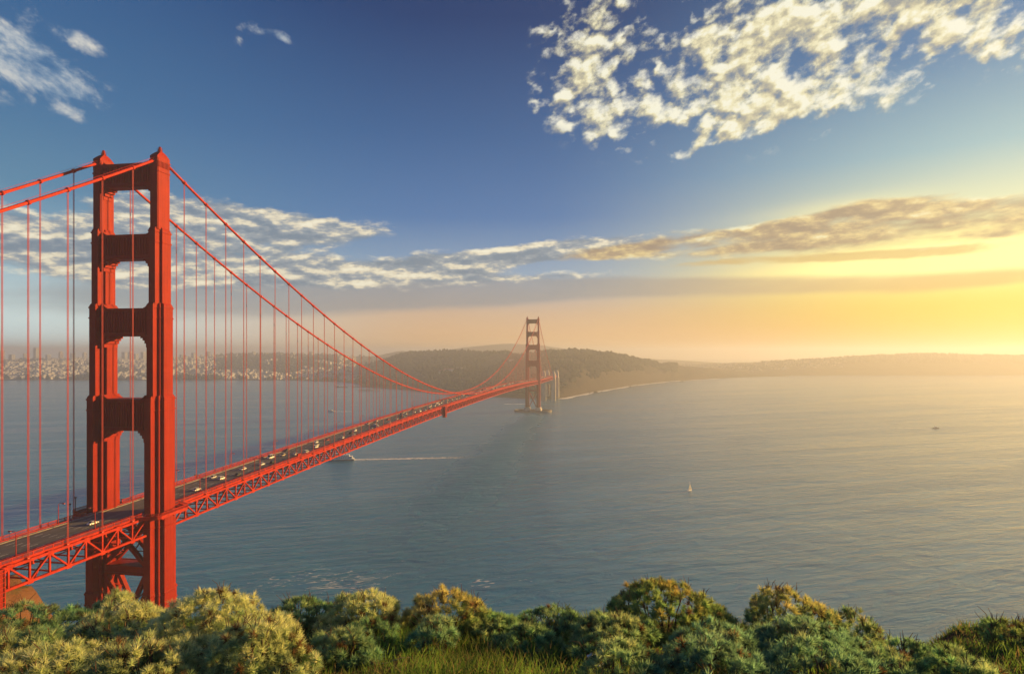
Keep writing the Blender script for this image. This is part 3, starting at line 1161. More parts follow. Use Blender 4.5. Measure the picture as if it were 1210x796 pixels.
# ------------------------------------------------------------------ street lamps on the bridge
def lamp_meshes():
    p = MB()
    p.tube([(0, 0, 0), (0, 0, .8)], .22, 8)
    p.tube([(0, 0, .8), (0, 0, 7.4)], [.15, .11], 8)
    a = MB()
    a.tube([(0, 0, 7.4), (.1, 0, 8.1), (.5, 0, 8.5), (1.2, 0, 8.65), (2.0, 0, 8.55)], .09, 8)
    h = MB()
    h.loft([[(x, y * w, z + zz) for x, y, zz in ((1.9, -1, 0), (2.9, -1, 0), (2.9, 1, 0), (1.9, 1, 0))] for w, z in ((.16, 8.34), (.24, 8.45), (.2, 8.66), (.1, 8.72))])
    l = MB()
    l.lohi((2.0, -.15, 8.25), (2.8, .15, 8.338))
    out = []
    for m_, mat, nm in ((p, M['steel'], 'pole'), (a, M['steel'], 'arm'), (h, M['steel'], 'lamp_head'), (l, M['lamp'], 'lens')):
        me = m_.mesh(nm)
        me.materials.append(mat)
        out.append((nm, me))
    return out


lamp_parts = lamp_meshes()
ORD = ['first', 'second', 'third', 'fourth', 'fifth', 'sixth', 'seventh', 'eighth', 'ninth', 'tenth', 'eleventh', 'twelfth', 'thirteenth', 'fourteenth', 'fifteenth',
       'sixteenth', 'seventeenth', 'eighteenth', 'nineteenth', 'twentieth', 'twenty-first', 'twenty-second', 'twenty-third', 'twenty-fourth', 'twenty-fifth', 'twenty-sixth', 'twenty-seventh', 'twenty-eighth']


def street_lamp(sx, s, label):
    o = empty('street_lamp', (sx * 10.1, s, zd(s) + .55), 0 if sx < 0 else math.pi)
    tag(o, label, 'street lamp', 'street lamps along the bridge deck')
    for nm, me in lamp_parts:
        c = bpy.data.objects.new(nm, me)
        COL.objects.link(c)
        c.parent = o


for sx, side in ((1, 'near, ocean-side'), (-1, 'far, bay-side')):
    for i, s in enumerate([-62, -30]):
        street_lamp(sx, s + (0 if sx > 0 else 4), 'red street lamp by the %s railing, %s before the near tower' % (side, ('second', 'first')[i]))
    for i in range(27):
        s = 31 + i * 45.7 + (0 if sx > 0 else 8)
        street_lamp(sx, s, 'red street lamp by the %s railing, %s past the near tower' % (side, ORD[i]))


# ------------------------------------------------------------------ traffic
def car_meshes(kind):
    L, W, H, hb = {'car': (4.6, 1.8, 1.45, .78), 'suv': (4.8, 1.95, 1.8, .95), 'van': (5.6, 2.05, 2.3, 1.05)}[kind]
    b = MB()

    def sect(y, zlo, zhi, w):
        return [(-w, y, zlo), (w, y, zlo), (w * 1.02, y, (zlo + zhi) / 2), (w * .94, y, zhi), (-w * .94, y, zhi), (-w * 1.02, y, (zlo + zhi) / 2)]
    h = L / 2
    b.loft([sect(-h, .35, hb * .8, W * .42), sect(-h + .15, .25, hb * .95, W * .48), sect(-h * .55, .22, hb, W / 2), sect(0, .22, hb, W / 2), sect(h * .5, .22, hb, W / 2), sect(h - .2, .25, hb * .88, W * .48), sect(h, .35, hb * .7, W * .40)])
    front, back = {'car': (.42, -.62), 'suv': (.45, -.9), 'van': (.72, -.96)}[kind]
    rf = MB()
    w0, w1 = W * .46, W * .38
    y0, y1, y2, y3 = back * h, (back + .22) * h if kind == 'car' else (back + .05) * h, (front - .32) * h if kind != 'van' else (front - .16) * h, front * h
    rf.add([(-w1, y1, H), (w1, y1, H), (w1, y2, H), (-w1, y2, H), (-w1, y1, H - .07), (w1, y1, H - .07), (w1, y2, H - .07), (-w1, y2, H - .07)],
           [(0, 1, 2, 3), (7, 6, 5, 4), (0, 4, 5, 1), (1, 5, 6, 2), (2, 6, 7, 3), (3, 7, 4, 0)])
    for sx in (-1, 1):
        for ya, yb in ((y0, y1), ((y1 + y2) / 2, (y1 + y2) / 2), (y3, y2)):
            rf.bar((sx * w0, ya, hb - .02), (sx * w1, yb, H - .05), .08, .1)
    b.v += []
    base = len(b.v)
    b.v += rf.v
    b.f += [tuple(i + base for i in q) for q in rf.f]
    g = MB()
    e = .03
    g.loft([[(-w0 + e, y0 + .04, hb - .02), (w0 - e, y0 + .04, hb - .02), (w0 - e, y3 - .04, hb - .02), (-w0 + e, y3 - .04, hb - .02)],
            [(-w1 + e, y1 + .03, H - .075), (w1 - e, y1 + .03, H - .075), (w1 - e, y2 - .03, H - .075), (-w1 + e, y2 - .03, H - .075)]])
    wh = MB()
    wh.tube([(-.11, 0, 0), (.11, 0, 0)], .33, 14)
    hl = MB()
    hl.box((0, 0, 0), (.36, .08, .16))
    r = {}
    for nm, m_ in (('body', b), ('windows', g), ('wheel', wh), ('headlight', hl)):
        r[nm] = m_.mesh(nm, nm == 'body' and False)
    r['dim'] = (L, W, hb)
    return r


CARM = {k: car_meshes(k) for k in ('car', 'suv', 'van')}
for k, d in CARM.items():
    d['windows'].materials.append(M['glass'])
    d['wheel'].materials.append(M['tyre'])
    d['headlight'].materials.append(M['lamp'])
    d['tail'] = d['headlight'].copy()
    d['tail'].materials.clear()
    d['tail'].materials.append(M['red_glass'])
    d['paint'] = {}


def add_car(kind, colour, lane, s, label, group, parts=True):
    d = CARM[kind]
    if colour not in d['paint']:
        me = d['body'].copy()
        me.materials.append(M['car ' + colour])
        d['paint'][colour] = me
    x = -9.45 + 3.15 * (lane + .5)
    # near-side lanes run away from the viewer, far-side lanes towards him
    rz = 0 if lane >= 3 else math.pi
    o = empty({'car': 'car', 'suv': 'sport_utility_car', 'van': 'van'}[kind], (x, s, zd(s) + .304), rz)
    tag(o, label, 'van' if kind == 'van' else 'car', group)
    L, W, hb = d['dim']

    def put(nm, me, loc=(0, 0, 0)):
        c = bpy.data.objects.new(nm, me)
        COL.objects.link(c)
        c.parent = o
        c.location = loc
    put('body', d['paint'][colour])
    put('windows', d['windows'])
    if parts:
        for sx in (-1, 1):
            for sy in (-1, 1):
                put('wheel', d['wheel'], (sx * (W / 2 - .1), sy * L * .31, .33))
            put('headlight', d['headlight'], (sx * W * .32, L / 2 - .03, hb * .6))
            put('tail_light', d['tail'], (sx * W * .34, -L / 2 + .03, hb * .66))


LANE = ['far kerb lane', 'second lane from far kerb', 'lane beyond centre line', 'lane before centre line', 'second lane from near kerb', 'near kerb lane']
cars = []
near_list = [('car', 'white', 3, -22), ('car', 'white', 4, 36), ('suv', 'white', 3, 60), ('car', 'dark grey', 4, 70), ('car', 'white', 2, 84), ('car', 'silver', 1, 62),
             ('car', 'white', 3, 98), ('car', 'black', 4, 104), ('van', 'white', 1, 118), ('car', 'white', 4, 131), ('suv', 'white', 5, 139), ('car', 'beige', 2, 127), ('car', 'dark grey', 0, 143),
             ('suv', 'white', 4, 158), ('car', 'silver', 3, 166), ('car', 'white', 1, 177), ('car', 'red', 2, 188), ('car', 'white', 4, 200), ('car', 'white', 5, 213), ('car', 'black', 3, 222),
             ('suv', 'white', 2, 236), ('car', 'silver', 5, 248)]
for kind, c, lane, s in near_list:
    cars.append([kind, c, lane, s])
s = 262.0
while s < 1560:
    kind = rnd.choices(['car', 'suv', 'van'], [6, 3, 1])[0]
    c = rnd.choices(['white', 'silver', 'dark grey', 'black', 'red', 'blue', 'beige'], [7, 4, 2, 2, .7, .8, 1.2])[0]
    cars.append([kind, c, rnd.randrange(6), s])
    s += rnd.uniform(4, 12) if s < 900 else rnd.uniform(6, 16)
KW = {'car': 'car', 'suv': 'tall car', 'van': 'van'}
cnt = {}
for kind, c, lane, s in cars:
    key = (kind, c, lane)
    cnt[key] = cnt.get(key, 0) + 1
    if s < 0:
        lab = '%s %s in %s, just before the near tower' % (c, KW[kind], LANE[lane])
    else:
        lab = '%s %s in %s, %s of these past near tower' % (c, KW[kind], LANE[lane], ORD[min(27, cnt[key] - 1)])
    add_car(kind, c, lane, s, lab, 'cars crossing the bridge', s < 420)


# ------------------------------------------------------------------ fittings hung on the bridge
def scaffold(name, loc, w, l, h, label, cat, rungs=7):
    o = empty(name, loc)
    tag(o, label, cat)
    b = MB()
    for sx in (-1, 1):
        for sy in (-1, 1):
            b.lohi((sx * w / 2 - .15, sy * l / 2 - .15, 0), (sx * w / 2 + .15, sy * l / 2 + .15, h))
    for z in (0.15, h - .15):
        for sx in (-1, 1):
            b.lohi((sx * w / 2 - .12, -l / 2, z - .12), (sx * w / 2 + .12, l / 2, z + .12))
            b.lohi((-w / 2, sx * l / 2 - .12, z - .12), (w / 2, sx * l / 2 + .12, z + .12))
    b.build('frame', M['steel'], o)
    b = MB()
    for sx in (-1, 1):
        b.lohi((sx * (w / 2 - .25), -l / 2 + .16, .3), (sx * (w / 2 - .32), l / 2 - .16, h - .3))
        b.lohi((-w / 2 + .16, sx * (l / 2 - .25), .3), (w / 2 - .16, sx * (l / 2 - .32), h - .3))
    b.build('side_panel', M['tower'], o)
    for k in range(rungs):
        z = .4 + (h - .8) * (k + .5) / rungs
        b = MB()
        for sx in (-1, 1):
            b.lohi((sx * (w / 2 - .05), -l / 2 + .15, z - .1), (sx * (w / 2 + .16), l / 2 - .15, z + .1))
            b.lohi((-w / 2 + .15, sx * (l / 2 - .05), z - .1), (w / 2 - .15, sx * (l / 2 + .16), z + .1))
        b.build('rung', M['steel'], o)
    return o


scaffold('scaffold', (15.4, -74.5, 60.5), 1.6, 6.5, 14.6, 'tall red scaffold box hung beside the side-span truss at the picture edge', 'scaffold', 9)
scaffold('maintenance_cage', (16.2, 437.0, zd(437) - 11.0), 3.2, 5.0, 12.0, 'red maintenance cage hung on the truss halfway along the span', 'cage', 5)
o = empty('equipment_cabinet', (12.25, 121.0, zd(121) + .55))
tag(o, 'small red cabinet standing at the near railing of the deck', 'cabinet')
MB().lohi((-.5, -1.5, 0), (.5, 1.5, 2.5)).build('cabinet_box', M['steel'], o)
MB().lohi((-.6, -1.6, 2.5), (.6, 1.6, 2.66)).build('lid', M['tower'], o)
MB().lohi((-.55, -.6, .2), (-.502, .6, 2.2)).build('door', M['tower'], o)
# barrier of posts by the far leg (seen against the water)
for i, (y, h) in enumerate(((-15.5, 5.2), (-8.6, 6.2))):
    o = empty('floodlight_post', (-19.3 if i else -15.2, y, 75.5))
    tag(o, 'dark floodlight post on the walkway beside the far leg, %s' % ('the left one' if i == 0 else 'the right one'), 'post')
    MB().tube([(0, 0, -1), (0, 0, h)], .16, 8).build('pole', M['dark_steel'], o)
    MB().box((0, 0, h + .25), (.5, .7, .5)).build('lamp_head', M['dark_steel'], o)


# ------------------------------------------------------------------ boats
def hull_rings(L, W, H, sheer=.25, keel=-.3):
    rings = []
    for t in np.linspace(0, 1, 12):
        y = (t - .5) * L
        w = W / 2 * (1 - max(0, (t - .45) / .55) ** 2.2) * (1 if t > .08 else .88)
        w = max(w, .03 * W)
        top = H * (1 + sheer * max(0, (t - .5) * 2) ** 2)
        rings.append([(-w * .55, y - .0, keel), (w * .55, y, keel), (w * .9, y, top * .45), (w, y, top), (-w, y, top), (-w * .9, y, top * .45)])
    return rings


def heading(p, q):
    d = q - p
    return math.atan2(-d.x, d.y)


def ferry(p, rz, label):
    o = empty('ferry', p, rz)
    tag(o, label, 'ferry')
    L = 38
    MB().loft(hull_rings(L, 9, 2.6)).build('hull', M['boat_white'], o)
    MB().loft(hull_rings(L * 1.002, 9.06, .7, 0, -.4)).build('waterline', M['boat_dark'], o)
    b = MB()
    b.lohi((-3.9, -17, 2.5), (3.9, 10, 5.0))
    b.lohi((-4.2, -17.5, 5.0), (4.2, 10.6, 5.25))
    c = b.build('cabin', M['boat_white'], o)
    b = MB()
    for sx in (-1, 1):
        for k in range(11):
            b.lohi((sx * 3.905, -15.5 + k * 2.3, 3.3), (sx * 3.95, -14.1 + k * 2.3, 4.4))
    b.build('window', M['glass'], c)
    b = MB()
    b.lohi((-3.3, -13, 5.25), (3.3, 6, 7.2))
    b.lohi((-3.6, -13.6, 7.2), (3.6, 6.5, 7.4))
    c = b.build('upper_deck', M['boat_white'], o)
    b = MB()
    for sx in (-1, 1):
        for k in range(8):
            b.lohi((sx * 3.305, -12 + k * 2.2, 5.8), (sx * 3.35, -10.7 + k * 2.2, 6.7))
    b.build('window', M['glass'], c)
    MB().loft([[(-2, 1, 7.4), (2, 1, 7.4), (2, 5.6, 7.4), (-2, 5.6, 7.4)], [(-1.8, 1.3, 9.3), (1.8, 1.3, 9.3), (1.8, 4.9, 9.3), (-1.8, 4.9, 9.3)]]).build('wheelhouse', M['boat_white'], o)
    MB().tube([(0, 0, 7.4), (0, 0, 13)], .12, 6).build('mast', M['boat_white'], o)
    MB().tube([(0, -8, 7.4), (0, -8.4, 10)], .8, 10).build('funnel', M['boat_dark'], o)


def motor_boat(p, rz, label, L=11, mat='boat_white', name='motor_boat'):
    o = empty(name, p, rz)
    tag(o, label, 'boat')
    k = L / 11
    MB().loft(hull_rings(L, 3.4 * k, 1.3 * k)).build('hull', M[mat], o)
    MB().loft([[(-1.2 * k, -2.5 * k, 1.25 * k), (1.2 * k, -2.5 * k, 1.25 * k), (1.1 * k, 2.2 * k, 1.25 * k), (-1.1 * k, 2.2 * k, 1.25 * k)],
               [(-1.0 * k, -2.2 * k, 2.9 * k), (1.0 * k, -2.2 * k, 2.9 * k), (.9 * k, 1.3 * k, 2.9 * k), (-.9 * k, 1.3 * k, 2.9 * k)]]).build('cabin', M['boat_white'], o)
    MB().lohi((-1.12 * k, -1.9 * k, 1.9 * k), (1.12 * k, 1.2 * k, 2.5 * k)).build('windows', M['glass'], o)
    MB().tube([(0, -.5 * k, 2.9 * k), (0, -.5 * k, 5.4 * k)], .07 * k, 6).build('mast', M['boat_white'], o)
    return o


def sailboat(p, rz, label, k):
    o = empty('sailboat', p, rz)
    o.scale = (k, k, k)
    tag(o, label, 'sailboat')
    MB().loft(hull_rings(12, 3.4, 1.2)).build('hull', M['boat_white'], o)
    MB().loft([[(-1, -2.5, 1.15), (1, -2.5, 1.15), (.8, 1.6, 1.15), (-.8, 1.6, 1.15)], [(-.8, -2.2, 1.7), (.8, -2.2, 1.7), (.6, 1.1, 1.7), (-.6, 1.1, 1.7)]]).build('cabin', M['boat_white'], o)
    MB().tube([(0, .8, 1.1), (0, .8, 16.5)], .12, 6).build('mast', M['boat_white'], o)
    MB().tube([(0, .7, 2.4), (.5, -4.2, 2.4)], .09, 6).build('boom', M['boat_white'], o)

    def sail(name, pts, belly):
        b = MB()
        a, c, d = (Vector(q) for q in pts)
        n = 8
        idx = {}
        vs = []
        for i in range(n + 1):
            for j in range(n + 1 - i):
                u, v = i / n, j / n
                q = a + (c - a) * u + (d - a) * v
                w = 4 * u * v + 3 * u * (1 - u - v)
                q.x += belly * w
                idx[i, j] = len(vs)
                vs.append(q)
        f = []
        for i in range(n):
            for j in range(n - i):
                f.append((idx[i, j], idx[i + 1, j], idx[i, j + 1]))
                if i + j < n - 1:
                    f.append((idx[i + 1, j], idx[i + 1, j + 1], idx[i, j + 1]))
        m_ = len(vs)
        vs2 = [q + Vector((.02, 0, 0)) for q in vs]
        b.add(vs + vs2, f + [tuple(k + m_ for k in reversed(q)) for q in f])
        b.build(name, M['sail'], o)
    sail('mainsail', ((.1, .65, 2.6), (.5, -4.1, 2.6), (.1, .65, 16.0)), .5)
    sail('jib', ((0, 5.7, 1.6), (.3, 1.1, 1.9), (0, 1.0, 14.5)), .5)


def foam_mat(name, scale, thr):
    m = bpy.data.materials.new(name)
    m.use_nodes = True
    nt = m.node_tree
    b = nt.nodes['Principled BSDF']
    b.inputs['Base Color'].default_value = (0.72, 0.74, 0.74, 1)
    b.inputs['Roughness'].default_value = 0.8
    uv = nt.nodes.new('ShaderNodeTexCoord')
    sx = nt.nodes.new('ShaderNodeSeparateXYZ')
    nt.links.new(uv.outputs['UV'], sx.inputs[0])
    u, v = X(nt, sx.outputs[0]), X(nt, sx.outputs[1])
    geo = nt.nodes.new('ShaderNodeNewGeometry')
    n = noise(nt, X(nt, geo.outputs['Position']), scale, 6, 0.65, 0.8)
    e = v.smooth(0.0, 0.4) * v.smooth(1.0, 0.6)
    a = (n + e * 0.32 - u * 0.28 - thr).smooth(0.0, 0.22) * u.smooth(1.0, 0.55)
    nt.links.new(a.s, b.inputs['Alpha'])
    return m


M['wake'] = foam_mat('wake_foam', 0.22, 0.50)
M['surf'] = foam_mat('surf_foam', 0.05, 0.30)


def strip(name, pts, widths, mat, label, cat, z=0.12, along=True):
    """A flat sheet on the water along pts; u runs along it (0..1), v across."""
    me = bpy.data.meshes.new(name)
    vs, fs, uvs = [], [], []
    n = len(pts)
    for i, p in enumerate(pts):
        d = (pts[min(i + 1, n - 1)] - pts[max(0, i - 1)])
        s = Vector((d.y, -d.x, 0)).normalized() * widths[i] / 2
        vs += [(p.x - s.x, p.y - s.y, z), (p.x + s.x, p.y + s.y, z)]
    for i in range(n - 1):
        fs.append((2 * i, 2 * i + 1, 2 * i + 3, 2 * i + 2))
    me.from_pydata(vs, [], fs)
    ul = me.uv_layers.new(name='UVMap')
    for poly in me.polygons:
        for li in poly.loop_indices:
            vi = me.loops[li].vertex_index
            ul.data[li].uv = ((vi // 2) / (n - 1) if along else 0.0, vi % 2)
    me.update()
    o = link_mesh(name, me, mat)
    tag(o, label, cat, kind='structure')
    return o


fp, fq = on_water(401, 543.5), on_water(420, 543)
ferry(fp, heading(fq, fp), 'white passenger ferry emerging from under the bridge deck with long wake')
strip('wake', [on_water(404 + (590 - 404) * t, 543.2 - 3.8 * t) for t in np.linspace(0, 1, 14)], [9 + 26 * t for t in np.linspace(0, 1, 14)], M['wake'], 'long white wake trailing behind the ferry', 'wake')
bp = on_water(391, 486)
motor_boat(bp, heading(bp, bp - RT), 'small white motor yacht on the bay seen between the suspender ropes', 16)
strip('wake', [on_water(394 + 36 * t, 486) for t in np.linspace(0, 1, 8)], [7 + 5 * t for t in np.linspace(0, 1, 8)], M['wake'], 'short pale wake behind the white motor yacht', 'wake')
sp = on_water(815, 579.5)
sailboat(sp, heading(sp, sp + RT + FW * .8), 'small white sailboat with sails up alone on the golden water', .56)
tp = on_water(1106, 506)
motor_boat(tp, heading(tp, tp + RT), 'small dark fishing boat with mast far out on the golden water', 12, 'boat_dark', 'fishing_boat')
strip('wake', [on_water(1100 - 55 * t, 506 - .6 * t) for t in np.linspace(0, 1, 8)], [5 + 4 * t for t in np.linspace(0, 1, 8)], M['wake'], 'thin wake behind the dark fishing boat', 'wake')
b0 = on_water(437, 461.5)
o = empty('pier', b0, heading(b0, b0 + RT))
tag(o, 'low dark pier standing in the water off the green shore', 'pier')
b = MB()
b.lohi((-9, -42, 3.2), (9, 42, 4.6))
b.build('pier_deck', M['wet_concrete'], o)
for k in range(8):
    for sx in (-1, 1):
        MB().tube([(sx * 7, -38 + k * 11, -3), (sx * 7, -38 + k * 11, 3.2)], .7, 8).build('pile', M['wet_concrete'], o)
for k, (x, y, l) in enumerate(((404, 457.5, 26), (421, 457, 20))):
    q = on_water(x, y)
    o = empty('barge', q, heading(q, q + RT))
    tag(o, 'low dark barge moored off the far shore, %s' % ('the longer one' if k == 0 else 'the shorter one'), 'barge')
    MB().loft(hull_rings(l * 2, 12, 2.4, 0)).build('hull', M['boat_dark'], o)
    MB().lohi((-4, -l * .8, 2.3), (4, -l * .4, 6)).build('cabin', M['wall_grey'], o)

# surf along the beach below the bluff, and offshore rocks
strip('surf', [on_water(interp_x, interp(interp_x, PRES_SHORE) + 0.25) for interp_x in np.linspace(662, 850, 60)], [26 + 10 * math.sin(i * .9) for i in range(60)], M['surf'], 'white surf along the beach below the brown bluff', 'surf', 0.25, False)
strip('surf', [on_water(x, 477.5 - abs(x - 606) * .03) for x in np.linspace(596, 622, 12)], [6 + 3 * math.sin(i) for i in range(12)], M['surf'], 'white surf breaking beside the far tower fender', 'surf', 0.3, False)


def rock(px, py, w, h, label):
    p = on_water(px, py)
    b = MB()
    n, m_ = 14, 8
    rings = []
    for j in range(m_):
        t = j / (m_ - 1)
        r = w * (1 - t ** 1.6) * .5 + .2
        rings.append([(r * math.cos(a) * (1 + .35 * fbm(math.cos(a) * 2 + px, math.sin(a) * 2, t * 2)), r * .7 * math.sin(a) * (1 + .35 * fbm(math.cos(a) * 2, math.sin(a) * 2 + px, t)), -2 + (h + 2) * t) for a in (2 * math.pi * k / n for k in range(n))])
    b.loft(rings)
    o = b.build('sea_rock', M['rock'])
    o.location = p
    tag(o, label, 'rock', 'dark rocks in the surf')


M['rock'] = land_mat('sea_rock', [(0.3, (0.035, 0.03, 0.025)), (0.7, (0.10, 0.085, 0.07))], 0.2)
rock(704, 464.0, 22, 7, 'largest dark rock in the surf below the bluff')
rock(711, 463.2, 12, 4, 'small dark rock right beside the largest surf rock')
rock(697, 465.0, 10, 3, 'small low rock on the tower side of the largest surf rock')
rock(745, 457.0, 16, 5, 'dark rock below the middle of the beach')
rock(753, 455.7, 11, 4, 'smaller rock just past the one below the middle beach')
rock(806, 451.0, 26, 6, 'long low rock off the end of the headland')


# ------------------------------------------------------------------ city across the bay
def house_meshes():
    out = []
    for w, l, h, pitched in ((9, 13, 9, True), (11, 16, 12, False), (14, 22, 11, False), (16, 20, 18, False)):
        b = MB()
        b.lohi((-w / 2, -l / 2, -8), (w / 2, l / 2, h))
        r = MB()
        if pitched:
            r.add([(-w / 2 - .4, -l / 2 - .4, h), (w / 2 + .4, -l / 2 - .4, h), (w / 2 + .4, l / 2 + .4, h), (-w / 2 - .4, l / 2 + .4, h), (0, -l / 2 - .4, h + 3), (0, l / 2 + .4, h + 3)],
                  [(0, 1, 4), (2, 3, 5), (0, 4, 5, 3), (1, 2, 5, 4), (0, 3, 2, 1)])
        else:
            r.lohi((-w / 2 - .3, -l / 2 - .3, h), (w / 2 + .3, l / 2 + .3, h + .7))
        g = MB()
        for z in np.arange(1.5, h - 1.5, 3.2):
            g.lohi((-w * .4, -l / 2 - .06, z), (w * .4, -l / 2 - .01, z + 1.1))
            g.lohi((-w * .4, l / 2 + .01, z), (w * .4, l / 2 + .06, z + 1.1))
            g.lohi((w / 2 + .01, -l * .4, z), (w / 2 + .06, l * .4, z + 1.1))
            g.lohi((-w / 2 - .06, -l * .4, z), (-w / 2 - .01, l * .4, z + 1.1))
        out.append((b.mesh('wall'), r.mesh('roof'), g.mesh('window')))
    return out


HM = house_meshes()
HV = []
for wm, rm, gm in HM:
    gm.materials.append(M['glass'])
    for wall, roof in (('wall_pale', 'roof_grey'), ('wall_warm', 'roof_red'), ('wall_pale', 'roof_red'), ('wall_grey', 'roof_grey')):
        a, c = wm.copy(), rm.copy()
        a.materials.append(M[wall])
        c.materials.append(M[roof])
        HV.append((a, c, gm, wall))


def house(p, rz, v, label, group, sc=1.0, parts=True):
    a, c, g, wall = HV[v]
    o = bpy.data.objects.new('city_house', a) if not parts else empty('city_house', p, rz)
    if not parts:
        COL.objects.link(o)
        o.location, o.rotation_euler = p, (0, 0, rz)
    else:
        for nm, me in (('wall', a), ('roof', c), ('glazing', g)):
            q = bpy.data.objects.new(nm, me)
            COL.objects.link(q)
            q.parent = o
    o.scale = (sc, sc, sc)
    tag(o, label, 'house', group)
    return o


def wooded(x, d):
    """True where the city hills are under trees rather than houses."""
    ds = shore_d(interp(x, CITY_SHORE))
    if 255 < x < 400 and d > ds + 900 and fbm(x * .03, d * .002) > -.35:
        return True
    if d < ds + 120 and fbm(x * .05, 2.0) > .05:
        return True
    return fbm(x * .02, d * .0016, 5.0) > .42


hrnd = random.Random(21)
placed = 0
extra = MB()
tries = 0
spots = []
while len(spots) < 3600 and tries < 22000:
    tries += 1
    x = hrnd.uniform(-60, 500)
    ds = shore_d(interp(x, CITY_SHORE))
    d = ds + 60 + (5600 - ds) * hrnd.random() ** .95
    if wooded(x, d) or (x > 420 and d > ds + 500):
        continue
    p = at(x, 400, d)
    p.z = land_z('city_hills', p)
    spots.append((x, d, p))
spots.sort(key=lambda t: t[1])
vis = [t for t in spots if -6 < t[0] < 492]
step = max(1, len(vis) // 270)
chosen = set(id(t) for t in vis[::step][:280])
for t in spots:
    x, d, p = t
    v = hrnd.choices(range(len(HV)), [3, 2, 2, 1] * 2 + [2, 1, 1, 1] + [2, 1, 1, 1])[0]
    rz = YAW + hrnd.choice([0, math.pi / 2]) - .45 + hrnd.uniform(-.25, .25)
    if id(t) in chosen:
        sc = hrnd.uniform(.5, .95)
        wall = HV[v][3]
        tint = {'wall_pale': 'pale', 'wall_warm': 'tan', 'wall_grey': 'grey'}[wall]
        house(p, rz, v, 'small %s house among many on the hazy city hills across the bay' % tint, '%s houses on the city hills' % tint, sc, True)
    else:
        a = HV[v][0]
        sc = hrnd.uniform(.45, .9)
        c_, s_ = math.cos(rz), math.sin(rz)
        vs = [(p.x + (q.co.x * c_ - q.co.y * s_) * sc, p.y + (q.co.x * s_ + q.co.y * c_) * sc, p.z + q.co.z * sc) for q in a.vertices]
        extra.add(vs, [tuple(pl.vertices) for pl in a.polygons])
o = extra.build('city_houses', M['wall_pale'])
tag(o, 'mass of tiny pale houses covering the city hills across the bay', 'houses', kind='stuff')


def block(px, ytop, d, w, l, label, mat='wall_pale', steps=1, name='tower_block'):
    p = at(px, 400, d)
    p.z = land_z('city_hills', p)
    H = top_z(ytop - 1.6, d) - p.z
    w *= 1.25
    o = empty(name, p, YAW - .5 - .2 * math.sin(px * 1.7))
    tag(o, label, 'building')
    b = MB()
    b.lohi((-w / 2, -l / 2, -12), (w / 2, l / 2, H if steps == 1 else H * .82))
    if steps > 1:
        b.lohi((-w * .32, -l * .32, H * .82), (w * .32, l * .32, H))
    b.build('wall', M[mat], o)
    MB().lohi((-w / 2 - .3, -l / 2 - .3, (H if steps == 1 else H * .82)), (w / 2 + .3, l / 2 + .3, (H if steps == 1 else H * .82) + 1.2)).build('roof', M['roof_grey'], o)
    g = MB()
    for z in np.arange(3, (H if steps == 1 else H * .82) - 2, 4.0):
        g.lohi((-w / 2 - .08, -l / 2 + 1, z), (w / 2 + .08, l / 2 - 1, z + 1.6))
        g.lohi((-w / 2 + 1, -l / 2 - .08, z), (w / 2 - 1, l / 2 + .08, z + 1.6))
    g.build('glazing', M['glass'], o)


BLK = [(43, 412.5, 5400, 26, 30, 'tallest pale tower block on the city skyline, far to the left', 'wall_pale', 1),
       (2, 416, 5400, 34, 30, 'broad tan tower block at the left end of the skyline', 'wall_warm', 1),
       (30, 419, 5300, 28, 26, 'pale tower block beside the tallest one on the skyline', 'wall_pale', 1),
       (72, 416.5, 5500, 22, 26, 'pinkish slim tower block between two suspender ropes on the skyline', 'wall_warm', 2),
       (86, 419, 5300, 40, 26, 'wide pale tower block just left of the near tower', 'wall_pale', 1),
       (100, 417.5, 5500, 26, 26, 'pale stepped block touching the left edge of the near tower', 'wall_pale', 2),
       (147, 417.5, 5400, 30, 26, 'pale block seen through the near tower, left of the ropes', 'wall_pale', 1),
       (154, 416.5, 5500, 22, 26, 'slim tan block seen through the near tower, behind the ropes', 'wall_warm', 2),
       (161, 419.5, 5300, 20, 26, 'short pale block seen through the near tower', 'wall_pale', 1),
       (169.5, 417.5, 5400, 26, 30, 'bright pale block at the right side of the near tower opening', 'wall_pale', 1),
       (229, 418.5, 5300, 24, 26, 'pale block just right of the near tower on the skyline', 'wall_pale', 1),
       (246, 417, 5400, 18, 24, 'slim grey block beside the wooded hill on the skyline', 'wall_grey', 1),
       (331, 419, 5500, 30, 24, 'wide pale block at the end of the wooded hill', 'wall_pale', 1),
       (346, 417.5, 5500, 22, 24, 'pale stepped block past the wooded hill on the skyline', 'wall_pale', 2),
       (357, 418.5, 5500, 18, 24, 'slim pale block near the cable on the skyline', 'wall_pale', 1),
       (368, 417, 5500, 26, 26, 'bright pale block under the sweeping cable on the skyline', 'wall_pale', 1),
       (382, 418.5, 5400, 20, 24, 'small tan block under the sweeping cable on the skyline', 'wall_warm', 1),
       (398, 419.5, 5400, 26, 24, 'low pale block at the right end of the skyline', 'wall_pale', 1),
       (14, 420.5, 5200, 30, 28, 'squat pale block low between the broad tan tower and the tallest one', 'wall_pale', 1),
       (57, 420.5, 5200, 34, 26, 'squat wide pale block just right of the tallest tower on the skyline', 'wall_pale', 1),
       (215, 420, 5250, 26, 26, 'pale block hard against the right edge of the near tower', 'wall_pale', 2),
       (300, 417, 5450, 20, 22, 'pale block on top of the dark wooded hill', 'wall_pale', 1),
       (315, 418.5, 5450, 26, 24, 'tan block on the right shoulder of the dark wooded hill', 'wall_warm', 1)]
for args in BLK:
    block(*args)


